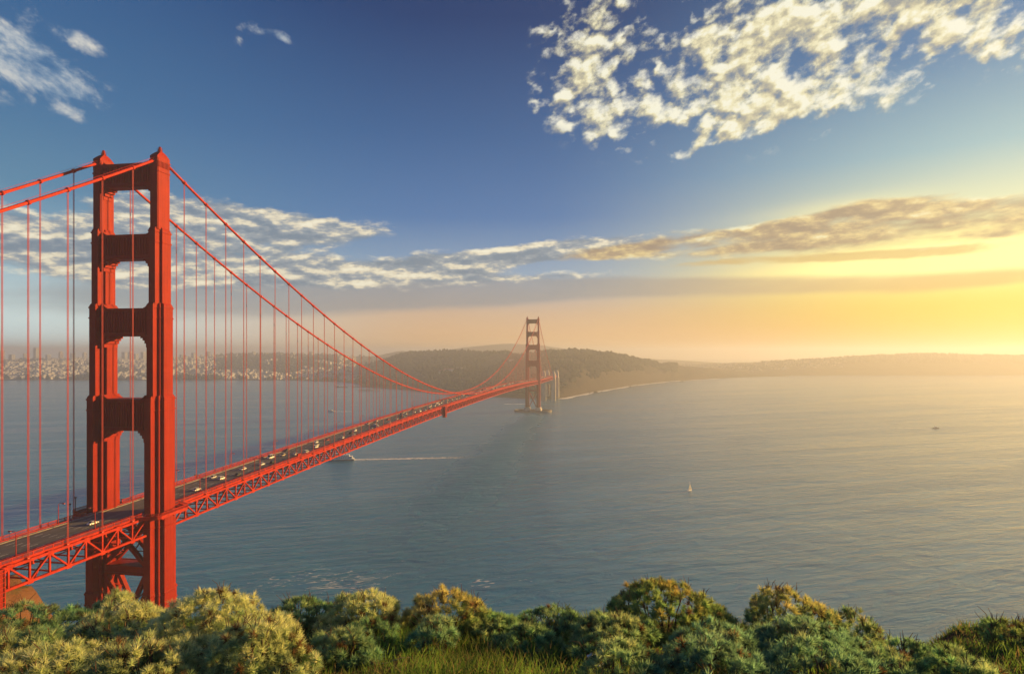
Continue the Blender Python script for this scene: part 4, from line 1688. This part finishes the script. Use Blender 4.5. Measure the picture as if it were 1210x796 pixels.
# buildings on the wooded headland and along its shore
def hall(px, py, w, l, h, land_name, label, d=None, rz=0.0, roof='roof_red'):
    d = d or 2800
    p = at(px, 400, d)
    p.z = land_z(land_name, p)
    o = empty('hall', p, YAW + rz)
    tag(o, label, 'building')
    MB().lohi((-w / 2, -l / 2, -6), (w / 2, l / 2, h)).build('wall', M['wall_pale'], o)
    b = MB()
    b.add([(-w / 2 - .8, -l / 2 - .8, h), (w / 2 + .8, -l / 2 - .8, h), (w / 2 + .8, l / 2 + .8, h), (-w / 2 - .8, l / 2 + .8, h), (-w / 2 - .8, 0, h + 4), (w / 2 + .8, 0, h + 4)],
          [(0, 1, 5, 4), (2, 3, 4, 5), (0, 4, 3), (1, 2, 5), (0, 3, 2, 1)])
    b.build('roof', M[roof], o)
    g = MB()
    n = max(2, int(w / 6))
    for z in np.arange(1.5, h - 2, 3.6):
        for k in range(n):
            x = -w / 2 + w * (k + .5) / n
            g.lohi((x - 1, -l / 2 - .07, z), (x + 1, -l / 2 - .01, z + 2))
    g.build('glazing', M['glass'], o)


hall(531, 446, 46, 16, 12, 'headland', 'broad white hall with rows of windows among the dark trees', 2750)
hall(522, 446, 26, 14, 9, 'headland', 'smaller white hall touching the broad white hall', 2740, .2)
hall(543, 445, 26, 14, 10, 'headland', 'pale hall just past the broad white hall towards the bridge', 2780, -.1, 'roof_grey')
hall(604, 432, 22, 14, 12, 'headland', 'white building high on the wooded slope left of the far tower', 2950, .1, 'roof_grey')
hall(617, 431, 16, 12, 10, 'headland', 'small white building close to the far tower on the slope', 2960, .1, 'roof_grey')
hall(644, 428, 20, 12, 11, 'headland', 'pale building on the hillside right of the far tower', 2800, .1, 'roof_grey')
for i, (x, d, w, lab) in enumerate(((418, 3450, 60, 'long pale shed on the green shore, left of the others'), (440, 3420, 40, 'tall pale shed in the row on the green shore'),
                                    (452, 3360, 34, 'pale shed near the end of the row on the green shore'), (392, 3560, 70, 'long low shed behind the shore lawn'),
                                    (350, 3650, 90, 'very long low white shed on the city waterfront'), (315, 3700, 70, 'long white shed left of the very long one'))):
    hall(x, 448, w, 18, 11, 'city_hills', lab, d, 0, 'roof_grey')

# shore lawn
lawn_pts = [on_water(x, interp(x, CITY_SHORE)) for x in range(345, 480, 6)]
vs, fs = [], []
for i, x in enumerate(range(345, 480, 5)):
    ds = shore_d(interp(x, CITY_SHORE))
    for dd in (16, 120, 230):
        p = at(x, 400, ds + dd)
        p.z = land_z('city_hills', p) + .8
        vs.append(p)
    if i:
        for j in range(2):
            a = (i - 1) * 3 + j
            fs.append((a, a + 3, a + 4, a + 1))
M['lawn'] = pbr('shore_lawn', (0.10, 0.16, 0.05), 0.95, 0, 0.2, 0.02)
o = MB().add(vs, fs).build('shore_lawn', M['lawn'])
tag(o, 'flat green lawn along the far shore', 'lawn', kind='structure')


# woods: crowns too far off to tell apart
def woods(name, land_name, pts, label, smin, smax, mat):
    n = len(pts)
    base = []
    ico_v, ico_f = [], []
    for k in range(3):
        pass
    # a lumpy faceted crown, six variants
    vars_ = []
    for vI in range(6):
        rr = []
        nn, mm = 7, 5
        for j in range(mm):
            t = j / (mm - 1)
            r0 = math.sin(math.pi * (0.18 + .80 * t)) * .5
            rr.append([(r0 * math.cos(a) * (1 + .5 * fbm(math.cos(a) * 3 + vI * 7, math.sin(a) * 3, t * 4)), r0 * math.sin(a) * (1 + .5 * fbm(math.cos(a) * 3, math.sin(a) * 3 + vI * 5, t * 4)), t) for a in (2 * math.pi * k / nn + j * .4 for k in range(nn))])
        q = MB()
        q.loft(rr)
        vars_.append((np.array(q.v), q.f))
    b = MB()
    for p in pts:
        v, f = vars_[rnd.randrange(6)]
        s = rnd.uniform(smin, smax)
        h = s * rnd.uniform(.8, 1.35)
        vv = v * np.array([s, s, h]) + np.array([p.x, p.y, p.z - h * .15])
        b.add(vv.tolist(), f)
    o = b.build(name, mat)
    tag(o, label, 'woods', kind='stuff')


M['wood_far'] = land_mat('far_foliage', [(0.3, (0.018, 0.026, 0.016)), (0.6, (0.036, 0.048, 0.026)), (0.75, (0.06, 0.07, 0.035))], 0.08)
pts = []
while len(pts) < 7500:
    x = rnd.uniform(428, 800)
    ds = shore_d(interp(x, PRES_SHORE))
    dr = interp(x, PRES_D)
    d = ds + 100 + (dr + 150 - ds - 100) * rnd.random() ** .9
    if x > 655 and d < ds + (dr - ds) * max(.05, .10 + .55 * fbm(x * .07, d * .004, 2)):
        continue
    if fbm(x * .025, d * .003, 9) > .25:
        continue
    p = at(x, 400, d)
    p.z = land_z('headland', p)
    pts.append(p)
woods('headland_woods', 'headland', pts, 'dark wooded slopes of the headland behind the far tower', 8, 18, M['wood_far'])
pts = []
while len(pts) < 2200:
    x = rnd.uniform(-80, 440)
    ds = shore_d(interp(x, CITY_SHORE))
    d = ds + 40 + (5650 - ds) * rnd.random() ** 1.2
    if not wooded(x, d) and rnd.random() > .04:
        continue
    p = at(x, 400, d)
    p.z = land_z('city_hills', p)
    pts.append(p)
woods('city_woods', 'city_hills', pts, 'dark trees between the houses of the city hills', 10, 24, M['wood_far'])
pts = []
while len(pts) < 3200:
    x = rnd.uniform(860, 1400)
    ds = shore_d(interp(x, FAR_SHORE))
    d = ds + 250 + (4800 - ds - 250) * rnd.random()
    p = at(x, 400, d)
    p.z = land_z('far_bluff', p)
    pts.append(p)
woods('bluff_woods', 'far_bluff', pts, 'dark wooded top of the hazy orange bluff', 6, 13, M['wood_far'])
# suburb on the low ground between headland and bluff
hrnd = random.Random(5)
sub = MB()
for k in range(420):
    x = hrnd.uniform(735, 1000)
    ds = shore_d(interp(x, FAR_SHORE))
    d = hrnd.uniform(ds + 120, 5000)
    p = at(x, 400, d)
    p.z = land_z('far_bluff', p)
    s = hrnd.uniform(9, 17)
    sub.lohi((p.x - s / 2, p.y - s / 2, p.z - 5), (p.x + s / 2, p.y + s / 2, p.z + s * .6))
o = sub.build('suburb_houses', M['wall_warm'])
tag(o, 'hazy mass of tiny tan houses on the low ground under the sun glow', 'houses', kind='stuff')


# ------------------------------------------------------------------ the bluff we stand on
def ground_z(r, d):
    """Height of the near hillside at r metres right and d metres ahead of the viewer."""
    edge = 9.6 + .9 * fbm(r * .35, 2.2, 0, 3) - 2.6 * min(1, max(0, (r - 3.3) / 1.1)) + 1.7 * min(1, max(0, (r - 5.2) / 1.1))
    lip = 141.35 - .25 * min(d, edge) + .07 * fbm(r * .9, d * .9, 4.0, 4)
    if d < 0:
        lip = 141.35 - .12 * d
    lip += .30 * min(1, max(0, (r - 5.4) / 2.2))
    drop = max(0.0, d - edge)
    z = lip - drop * .80
    z += (2.6 * fbm(r * .03, d * .03, 7.0, 5) + .8 * fbm(r * .15, d * .15, 3.0, 4)) * min(1, drop / 25)
    # spur that runs out under the side span
    e = math.exp(-((r + 200) / 48) ** 2 - ((d - 222) / 46) ** 2)
    e2 = math.exp(-((r + 178) / 9) ** 2 - ((d - 228) / 20) ** 2)
    spur = 74 * e + 2 * e2 + (9 * fbm(r * .05, d * .05, 1.0, 7) + 3.5 * fbm(r * .2, d * .2, 6.0, 5)) * min(1, e * 3) - 6
    return max(z, spur, -6)


def axis(pairs):
    out = [pairs[0][0]]
    for a, b_, st in pairs_iter(pairs):
        n = max(1, int(round((b_ - a) / st)))
        out += [a + (b_ - a) * (i + 1) / n for i in range(n)]
    return out


def pairs_iter(p):
    for i in range(len(p) - 1):
        yield p[i][0], p[i + 1][0], p[i][1]


rs = axis([(-330, 12), (-240, 2.5), (-140, 6), (-40, 2), (-10, .25), (10, 2), (40, 10), (260, 1)])
dsx = axis([(-60, 8), (-4, 1), (3, .22), (13, 1), (30, 5), (170, 2.5), (270, 8), (330, 1)])
vs, fs = [], []
for r in rs:
    for d in dsx:
        p = Vector(CAM) + RT * r + FW * d
        vs.append((p.x, p.y, ground_z(r, d)))
w = len(dsx)
for i in range(len(rs) - 1):
    for j in range(w - 1):
        a = i * w + j
        fs.append((a, a + w, a + w + 1, a + 1))
M['soil'] = land_mat('hillside_soil', [(0.3, (0.05, 0.065, 0.022)), (0.5, (0.09, 0.085, 0.035)), (0.7, (0.14, 0.10, 0.05))], 0.35, 0.7, (0.17, 0.085, 0.05))
o = MB().add(vs, fs).build('hillside', M['soil'], smooth=True)
tag(o, 'grassy bluff top and brown rocky spur on the near shore', 'hillside', kind='structure')


# ------------------------------------------------------------------ foliage
def leaf_mat(name):
    m = bpy.data.materials.new(name)
    m.use_nodes = True
    nt = m.node_tree
    b = nt.nodes['Principled BSDF']
    at_ = nt.nodes.new('ShaderNodeAttribute')
    at_.attribute_name = 'leaf'
    nt.links.new(at_.outputs['Color'], b.inputs['Base Color'])
    b.inputs['Roughness'].default_value = 0.6
    b.inputs['Specular IOR Level'].default_value = 0.25
    tr = nt.nodes.new('ShaderNodeBsdfTranslucent')
    nt.links.new(at_.outputs['Color'], tr.inputs['Color'])
    ms = nt.nodes.new('ShaderNodeMixShader')
    ms.inputs[0].default_value = 0.58
    nt.links.new(b.outputs[0], ms.inputs[1])
    nt.links.new(tr.outputs[0], ms.inputs[2])
    nt.links.new(ms.outputs[0], nt.nodes['Material Output'].inputs[0])
    return m


M['leaf'] = leaf_mat('leaf')
M['stem'] = pbr('woody_stem', (0.11, 0.07, 0.045), 0.9, 0, 0.25, 6)
M['red_stem'] = pbr('reddish_stem', (0.12, 0.05, 0.035), 0.9, 0, 0.2, 6)


def blades_mesh(name, P, Dv, L, W, C, curve=0.25, seg=2):
    """Leaf blades: roots P, directions Dv, lengths L, widths W, colours C; each a tapering curved strip."""
    n = len(P)
    up = np.array([0, 0, 1.0])
    side = np.cross(Dv, nrg.normal(size=(n, 3)))
    side /= np.linalg.norm(side, axis=1)[:, None] + 1e-9
    bend = np.cross(side, Dv)
    ts = np.linspace(0, 1, seg + 1)
    prof = [.55, 1.0, .12] if seg == 2 else [1.0, .85, .55, .08]
    cols = []
    V = np.zeros((n, (seg + 1) * 2, 3))
    for i, t in enumerate(ts):
        c = P + Dv * (L * t)[:, None] + bend * (L * curve * t * t)[:, None]
        V[:, 2 * i] = c - side * (W * prof[i] / 2)[:, None]
        V[:, 2 * i + 1] = c + side * (W * prof[i] / 2)[:, None]
    k = (seg + 1) * 2
    base = np.arange(n)[:, None] * k
    quads = []
    for i in range(seg):
        quads.append(base + np.array([2 * i, 2 * i + 1, 2 * i + 3, 2 * i + 2])[None])
    F = np.concatenate(quads, axis=1).reshape(-1, 4)
    me = bpy.data.meshes.new(name)
    me.vertices.add(n * k)
    me.vertices.foreach_set('co', V.reshape(-1))
    me.loops.add(F.size)
    me.loops.foreach_set('vertex_index', F.reshape(-1).astype(np.int32))
    me.polygons.add(len(F))
    me.polygons.foreach_set('loop_start', (np.arange(len(F)) * 4).astype(np.int32))
    me.polygons.foreach_set('loop_total', np.full(len(F), 4, np.int32))
    ca = me.color_attributes.new('leaf', 'FLOAT_COLOR', 'POINT')
    cc = np.ones((n, k, 4))
    cc[:, :, :3] = C[:, None, :]
    ca.data.foreach_set('color', cc.reshape(-1))
    me.update()
    me.validate()
    return me


GREEN = np.array([0.180, 0.350, 0.105])
BLUEG = np.array([0.185, 0.360, 0.225])
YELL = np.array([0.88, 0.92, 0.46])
ORNG = np.array([0.74, 0.52, 0.14])
DRY = np.array([0.16, 0.10, 0.05])


def shrub(px0, px1, ytop, d, label, gold=0.3, tone=0.5, tip=YELL, lobes=5, seed=1, name='shrub', dens=1.0, clump=.080, twigs=10, low=0.0, reds=False):
    """A low coastal shrub whose crown of needle whorls spans px0..px1 and tops out at ytop, d metres ahead."""
    r_ = np.random.default_rng(seed)
    cx = (px0 + px1) / 2
    base = at(cx, 400, d)
    rr = (cx - 605) / FPX * d
    gz = ground_z(rr, d) - low
    zt = CAM[2] - (ytop - HOR) / FPX * d
    a = (px1 - px0) / 2 / FPX * d
    h = max(.25, zt - gz)
    root = empty(name, (base.x, base.y, gz), YAW)
    tag(root, label, 'shrub', 'coastal shrubs on the bluff top')
    # lobes: ellipsoids in the shrub's own frame (x right, y ahead)
    lb = [((0, 0, h * .48), (a * .72, a * .55 + .12, h * .50))]
    for i in range(lobes):
        t = (i + .5) / lobes * 2 - 1 + r_.uniform(-.2, .2)
        x = t * a * .72
        top = h * (.97 - .42 * t * t) * r_.uniform(.82, 1.0)
        w = a * r_.uniform(.26, .42) + .05
        y = r_.uniform(-.5, .35) * min(a, .9)
        lb.append(((x, y, top * .55), (w, w * .95 + .05, top * .45)))
        if h > .45:
            lb.append(((x * 1.08, y - .12, top * .24), (w * 1.05, w * .95 + .05, top * .27)))
    cl_p, cl_n = [], []
    for c, s in lb:
        area = 4 * math.pi * ((s[0] * s[1]) ** 1.6 / 3 + (s[0] * s[2]) ** 1.6 / 3 + (s[1] * s[2]) ** 1.6 / 3) ** (1 / 1.6)
        m_ = int(area / (clump * 1.22) ** 2 * dens) + 6
        u = r_.normal(size=(m_, 3))
        u /= np.linalg.norm(u, axis=1)[:, None]
        u = u[u[:, 2] > -.55]
        rad = r_.uniform(.80, 1.04, size=len(u))
        lump = np.array([1 + .20 * mnoise.noise((q[0] * 2.6 + c[0] * 3, q[1] * 2.6 + seed, q[2] * 2.6)) for q in u])
        p = np.array(c) + u * np.array(s) * (rad * lump)[:, None]
        nrm = u / np.array(s)
        nrm /= np.linalg.norm(nrm, axis=1)[:, None]
        keep = np.ones(len(p), bool)
        for c2, s2 in lb:
            if c2 is c:
                continue
            keep &= (((p - np.array(c2)) / np.array(s2)) ** 2).sum(1) > .62
        cl_p.append(p[keep])
        cl_n.append(nrm[keep])
    cp, cn = np.concatenate(cl_p), np.concatenate(cl_n)
    ok = cp[:, 2] > .02
    cp, cn = cp[ok], cn[ok]
    cn = cn + np.array([0, 0, .55])
    cn /= np.linalg.norm(cn, axis=1)[:, None]
    nb = 60
    n = len(cp)
    size = clump * r_.uniform(.72, 1.25, size=n)
    # yellow new growth and sunset light painted into clump colours, mostly on upper shoots
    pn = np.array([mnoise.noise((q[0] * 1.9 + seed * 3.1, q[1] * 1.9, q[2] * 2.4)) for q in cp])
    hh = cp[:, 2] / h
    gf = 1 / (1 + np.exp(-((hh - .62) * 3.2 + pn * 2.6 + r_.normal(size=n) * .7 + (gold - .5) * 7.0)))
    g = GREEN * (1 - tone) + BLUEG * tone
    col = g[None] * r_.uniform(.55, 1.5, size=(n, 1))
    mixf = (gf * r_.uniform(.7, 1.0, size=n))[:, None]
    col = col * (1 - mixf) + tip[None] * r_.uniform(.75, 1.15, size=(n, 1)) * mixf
    dead = r_.random(n) < .05
    col[dead] = DRY * r_.uniform(.7, 1.5, size=(dead.sum(), 1))
    P = np.repeat(cp, nb, axis=0)
    N = np.repeat(cn, nb, axis=0)
    S = np.repeat(size, nb)
    Dv = r_.normal(size=(n * nb, 3))
    Dv /= np.linalg.norm(Dv, axis=1)[:, None]
    Dv = Dv * .95 + N * .75
    Dv /= np.linalg.norm(Dv, axis=1)[:, None]
    P = P + N * (S * r_.uniform(-.35, .1, size=n * nb))[:, None]
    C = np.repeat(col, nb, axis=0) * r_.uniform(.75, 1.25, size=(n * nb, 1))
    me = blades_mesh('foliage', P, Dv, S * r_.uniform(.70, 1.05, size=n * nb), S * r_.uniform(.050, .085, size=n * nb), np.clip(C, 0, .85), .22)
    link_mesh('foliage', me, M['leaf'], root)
    # stems
    b = MB()
    sel = r_.choice(n, size=min(n, 36), replace=False)
    for i in sel:
        q = cp[i]
        p0 = np.array([q[0] * .25 + r_.normal() * .04, q[1] * .25 + r_.normal() * .04, -.1])
        mid = p0 * .45 + q * .55 + np.array([0, 0, -.05]) + r_.normal(size=3) * .03
        b.tube([p0, mid, q], [.013, .009, .004], 5, False)
    if twigs:
        up_i = np.argsort(-(cp[:, 2] + r_.normal(size=n) * h * .15))[:twigs * 3]
        for i in r_.choice(up_i, size=min(len(up_i), twigs), replace=False):
            q = cp[i]
            for k in range(3):
                e = q + np.array([r_.normal() * .06, r_.normal() * .06, r_.uniform(.06, .15)])
                b.tube([q - np.array([0, 0, .1]), (q + e) / 2 + r_.normal(size=3) * .01, e], [.005, .004, .002], 4, False)
    b.build('stems', M['red_stem'] if reds else M['stem'], root)
    return root


SH = [
    dict(px0=-60, px1=95, ytop=722, d=8.2, label='dark green shrub in the bottom corner below the brown rocky spur', gold=.22, tone=.7, lobes=6, seed=2),
    dict(px0=-70, px1=70, ytop=756, d=6.5, label='green shrub with few yellow tips at bottom corner, before the dark green one', gold=.42, tone=.6, lobes=5, seed=3),
    dict(px0=108, px1=166, ytop=699, d=9.0, label='small round tuft of a shrub standing up against the near tower legs', gold=.50, tone=.5, lobes=3, seed=4, twigs=4),
    dict(px0=60, px1=215, ytop=724, d=7.6, label='yellow-tipped shrub right below the near tower legs', gold=.60, tone=.5, lobes=6, seed=5),
    dict(px0=165, px1=335, ytop=702, d=7.4, label='biggest and most golden shrub, just right of the near tower foot', gold=.74, tone=.5, lobes=7, seed=6),
    dict(px0=80, px1=250, ytop=760, d=6.3, label='golden shrub along the bottom edge in front of the most golden one', gold=.66, tone=.5, lobes=6, seed=7),
    dict(px0=230, px1=372, ytop=736, d=6.7, label='grey-green shrub with golden crown beside the open grass', gold=.58, tone=.7, lobes=6, seed=8),
    dict(px0=308, px1=400, ytop=712, d=8.8, label='dark green shrub at the cliff edge behind the golden ones', gold=.22, tone=.5, lobes=4, seed=9),
    dict(px0=374, px1=478, ytop=702, d=8.6, label='rounded shrub with pale yellow top left of the reddish one', gold=.56, tone=.6, lobes=5, seed=10),
    dict(px0=468, px1=586, ytop=699, d=8.8, label='shrub with orange and red-brown shoots on top at the cliff edge', gold=.52, tone=.3, tip=ORNG * .6 + YELL * .4, lobes=6, seed=11, twigs=14, reds=True),
    dict(px0=484, px1=545, ytop=733, d=7.7, label='small grey-green shrub in the grass in front of the reddish one', gold=.12, tone=.8, lobes=4, seed=12, twigs=2),
    dict(px0=400, px1=470, ytop=738, d=7.9, label='small dark green shrub sunk in the grass below the pale yellow top', gold=.1, tone=.6, lobes=3, seed=13, twigs=2),
    dict(px0=606, px1=700, ytop=724, d=8.9, label='low dark green shrub right of the gap in the bushes', gold=.12, tone=.5, lobes=5, seed=14, twigs=8),
    dict(px0=664, px1=782, ytop=733, d=7.6, label='green shrub with a few yellow heads behind the scrap of litter', gold=.30, tone=.5, tip=YELL * .8, lobes=6, seed=15, twigs=6),
    dict(px0=706, px1=868, ytop=692, d=8.6, label='tall dark twiggy shrub with orange-yellow crown, highest right of centre', gold=.36, tone=.2, tip=ORNG, lobes=7, seed=16, twigs=18, reds=True),
    dict(px0=785, px1=905, ytop=740, d=7.2, label='dark blue-green shrub below the tall twiggy one', gold=.06, tone=.9, lobes=6, seed=17, twigs=4),
    dict(px0=868, px1=985, ytop=699, d=8.6, label='twiggy shrub with orange crown, right of the tallest one', gold=.40, tone=.3, tip=ORNG * .7 + YELL * .3, lobes=5, seed=18, twigs=16, reds=True),
    dict(px0=880, px1=1020, ytop=738, d=7.3, label='broad blue-green shrub with rounded heads near the bottom edge', gold=.05, tone=.9, lobes=7, seed=19, twigs=4),
    dict(px0=955, px1=1062, ytop=722, d=8.3, label='sloping green shrub at the right end of the thicket', gold=.22, tone=.6, tip=ORNG * .5 + YELL * .5, lobes=5, seed=20, twigs=16),
    dict(px0=1050, px1=1108, ytop=768, d=6.9, label='small round green shrub alone just right of the thicket', gold=.05, tone=.5, lobes=3, seed=21, twigs=4),
    dict(px0=1108, px1=1142, ytop=778, d=6.8, label='tiny dark shrub on the cliff edge by the bare gap', gold=.05, tone=.2, lobes=2, seed=22, twigs=6, reds=True),
    dict(px0=1150, px1=1240, ytop=772, d=7.7, label='low weedy shrub with reddish stems in the right-hand corner', gold=.2, tone=.2, tip=ORNG * .6, lobes=4, seed=23, twigs=30, reds=True),
    dict(px0=684, px1=790, ytop=766, d=6.3, label='green shrub at the bottom edge just right of the scrap of litter', gold=.2, tone=.6, lobes=5, seed=31, twigs=2),
    dict(px0=776, px1=910, ytop=764, d=6.25, label='grey-green shrub along the bottom edge below the tall twiggy one', gold=.05, tone=.9, lobes=6, seed=32, twigs=2),
    dict(px0=896, px1=1040, ytop=766, d=6.3, label='blue-green shrub along the bottom edge at the foot of the sloping one', gold=.04, tone=.8, lobes=6, seed=33, twigs=2),
    dict(px0=540, px1=625, ytop=752, d=8.6, label='low green shrub in the gap where the water shows through', gold=.1, tone=.4, lobes=4, seed=34, twigs=2),
    dict(px0=368, px1=450, ytop=752, d=7.2, label='low sage green shrub at the left edge of the open grass', gold=.25, tone=.7, lobes=4, seed=35, twigs=2),
    dict(px0=586, px1=668, ytop=752, d=7.8, label='low bushy green shrub left of the scrap of litter', gold=.12, tone=.5, lobes=4, seed=36, twigs=2),
    dict(px0=1010, px1=1090, ytop=781, d=6.4, label='low dark green shrub near the bottom edge right of the thicket', gold=.05, tone=.5, lobes=4, seed=37, twigs=2),
    dict(px0=1092, px1=1180, ytop=793, d=6.2, label='low green shrub cut by the bottom edge near the right corner', gold=.1, tone=.4, lobes=4, seed=38, twigs=4),
    dict(px0=-40, px1=130, ytop=772, d=6.0, label='pale yellow-green shrub filling the bottom left corner', gold=.55, tone=.6, lobes=5, seed=39, twigs=2),
]
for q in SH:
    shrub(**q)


# grass -----------------------------------------------------------------------
def grass():
    n = 95000
    r = nrg.uniform(-8.2, 8.2, n)
    d = nrg.uniform(5.2, 10.2, n)
    dens = np.array([.68 + .5 * mnoise.noise((a * 1.3, b_ * 1.3, 2.0)) + (.3 if -2.1 < a < 1.0 or a > 3.3 else -.1) for a, b_ in zip(r, d)])
    k = nrg.random(n) < dens
    r, d = r[k], d[k]
    z = np.array([ground_z(a, b_) for a, b_ in zip(r, d)])
    P = np.stack([CAM[0] + RT.x * r + FW.x * d, CAM[1] + RT.y * r + FW.y * d, z - .02], axis=1)
    m_ = len(P)
    Dv = np.stack([nrg.normal(size=m_) * .42, nrg.normal(size=m_) * .42, np.ones(m_)], axis=1)
    Dv /= np.linalg.norm(Dv, axis=1)[:, None]
    tall = np.array([.7 + .6 * mnoise.noise((a * .8, b_ * .8, 9.0)) for a, b_ in zip(r, d)])
    L = nrg.uniform(.10, .30, m_) * np.clip(tall, .35, 1.2) * np.where((r > -2.2) & (r < 1.2), 1.0, .6)
    W = nrg.uniform(.006, .013, m_)
    g0, g1, g2 = np.array([0.12, 0.26, 0.045]), np.array([0.26, 0.40, 0.075]), np.array([0.28, 0.22, 0.10])
    t = nrg.random((m_, 1))
    C = (g0 * (1 - t) + g1 * t) * np.clip(.8 + 1.1 * np.array([mnoise.noise((a * 1.1, b_ * 1.6, 4.0)) for a, b_ in zip(r, d)]), .4, 1.3)[:, None]
    dry = nrg.random(m_) < .20
    C[dry] = g2 * nrg.uniform(.6, 1.2, size=(dry.sum(), 1))
    me = blades_mesh('grass', P, Dv, L, W, C, .45, 3)
    o = link_mesh('grass', me, M['leaf'])
    tag(o, 'tufted bright green grass between the shrubs on the bluff top', 'grass', kind='stuff')


grass()

# a dry stick lying in the grass and a scrap of litter
p0, p1 = at(418, 786, 6.85), at(486, 777, 7.05)
b = MB()
q = [p0.lerp(p1, t) + Vector((0, 0, .02 * math.sin(t * 9))) for t in np.linspace(0, 1, 8)]
c0 = p0.copy()
o = b.tube([v - c0 for v in q], [.010, .011, .012, .010, .009, .008, .006, .004], 7).build('dry_stick', M['wood'])
o.location = c0
tag(o, 'pale dry stick lying in the grass left of centre', 'stick')
p = at(703, 781, 6.7)
p.z = max(p.z, ground_z((703 - 605) / FPX * 6.7, 6.7) + .03)
b = MB()
n_ = 9
vs, fs = [], []
for i in range(n_):
    for j in range(n_):
        u, v = i / (n_ - 1) - .5, j / (n_ - 1) - .5
        vs.append((u * .16, v * .13, .07 * fbm(u * 5, v * 5, 1.0, 3) + .04 * (1 - 3 * (u * u + v * v))))
m0 = len(vs)
for i in range(n_ - 1):
    for j in range(n_ - 1):
        a = i * n_ + j
        fs.append((a, a + n_, a + n_ + 1, a + 1))
vs += [(x, y, z + .003) for x, y, z in vs]
fs += [tuple(k + m0 for k in reversed(f)) for f in fs]
o = b.add(vs, fs).build('litter', M['paper'])
o.location = p
o.rotation_euler = (R(35), R(10), R(20))
tag(o, 'crumpled bluish white scrap of litter in the grass under a green shrub', 'litter')
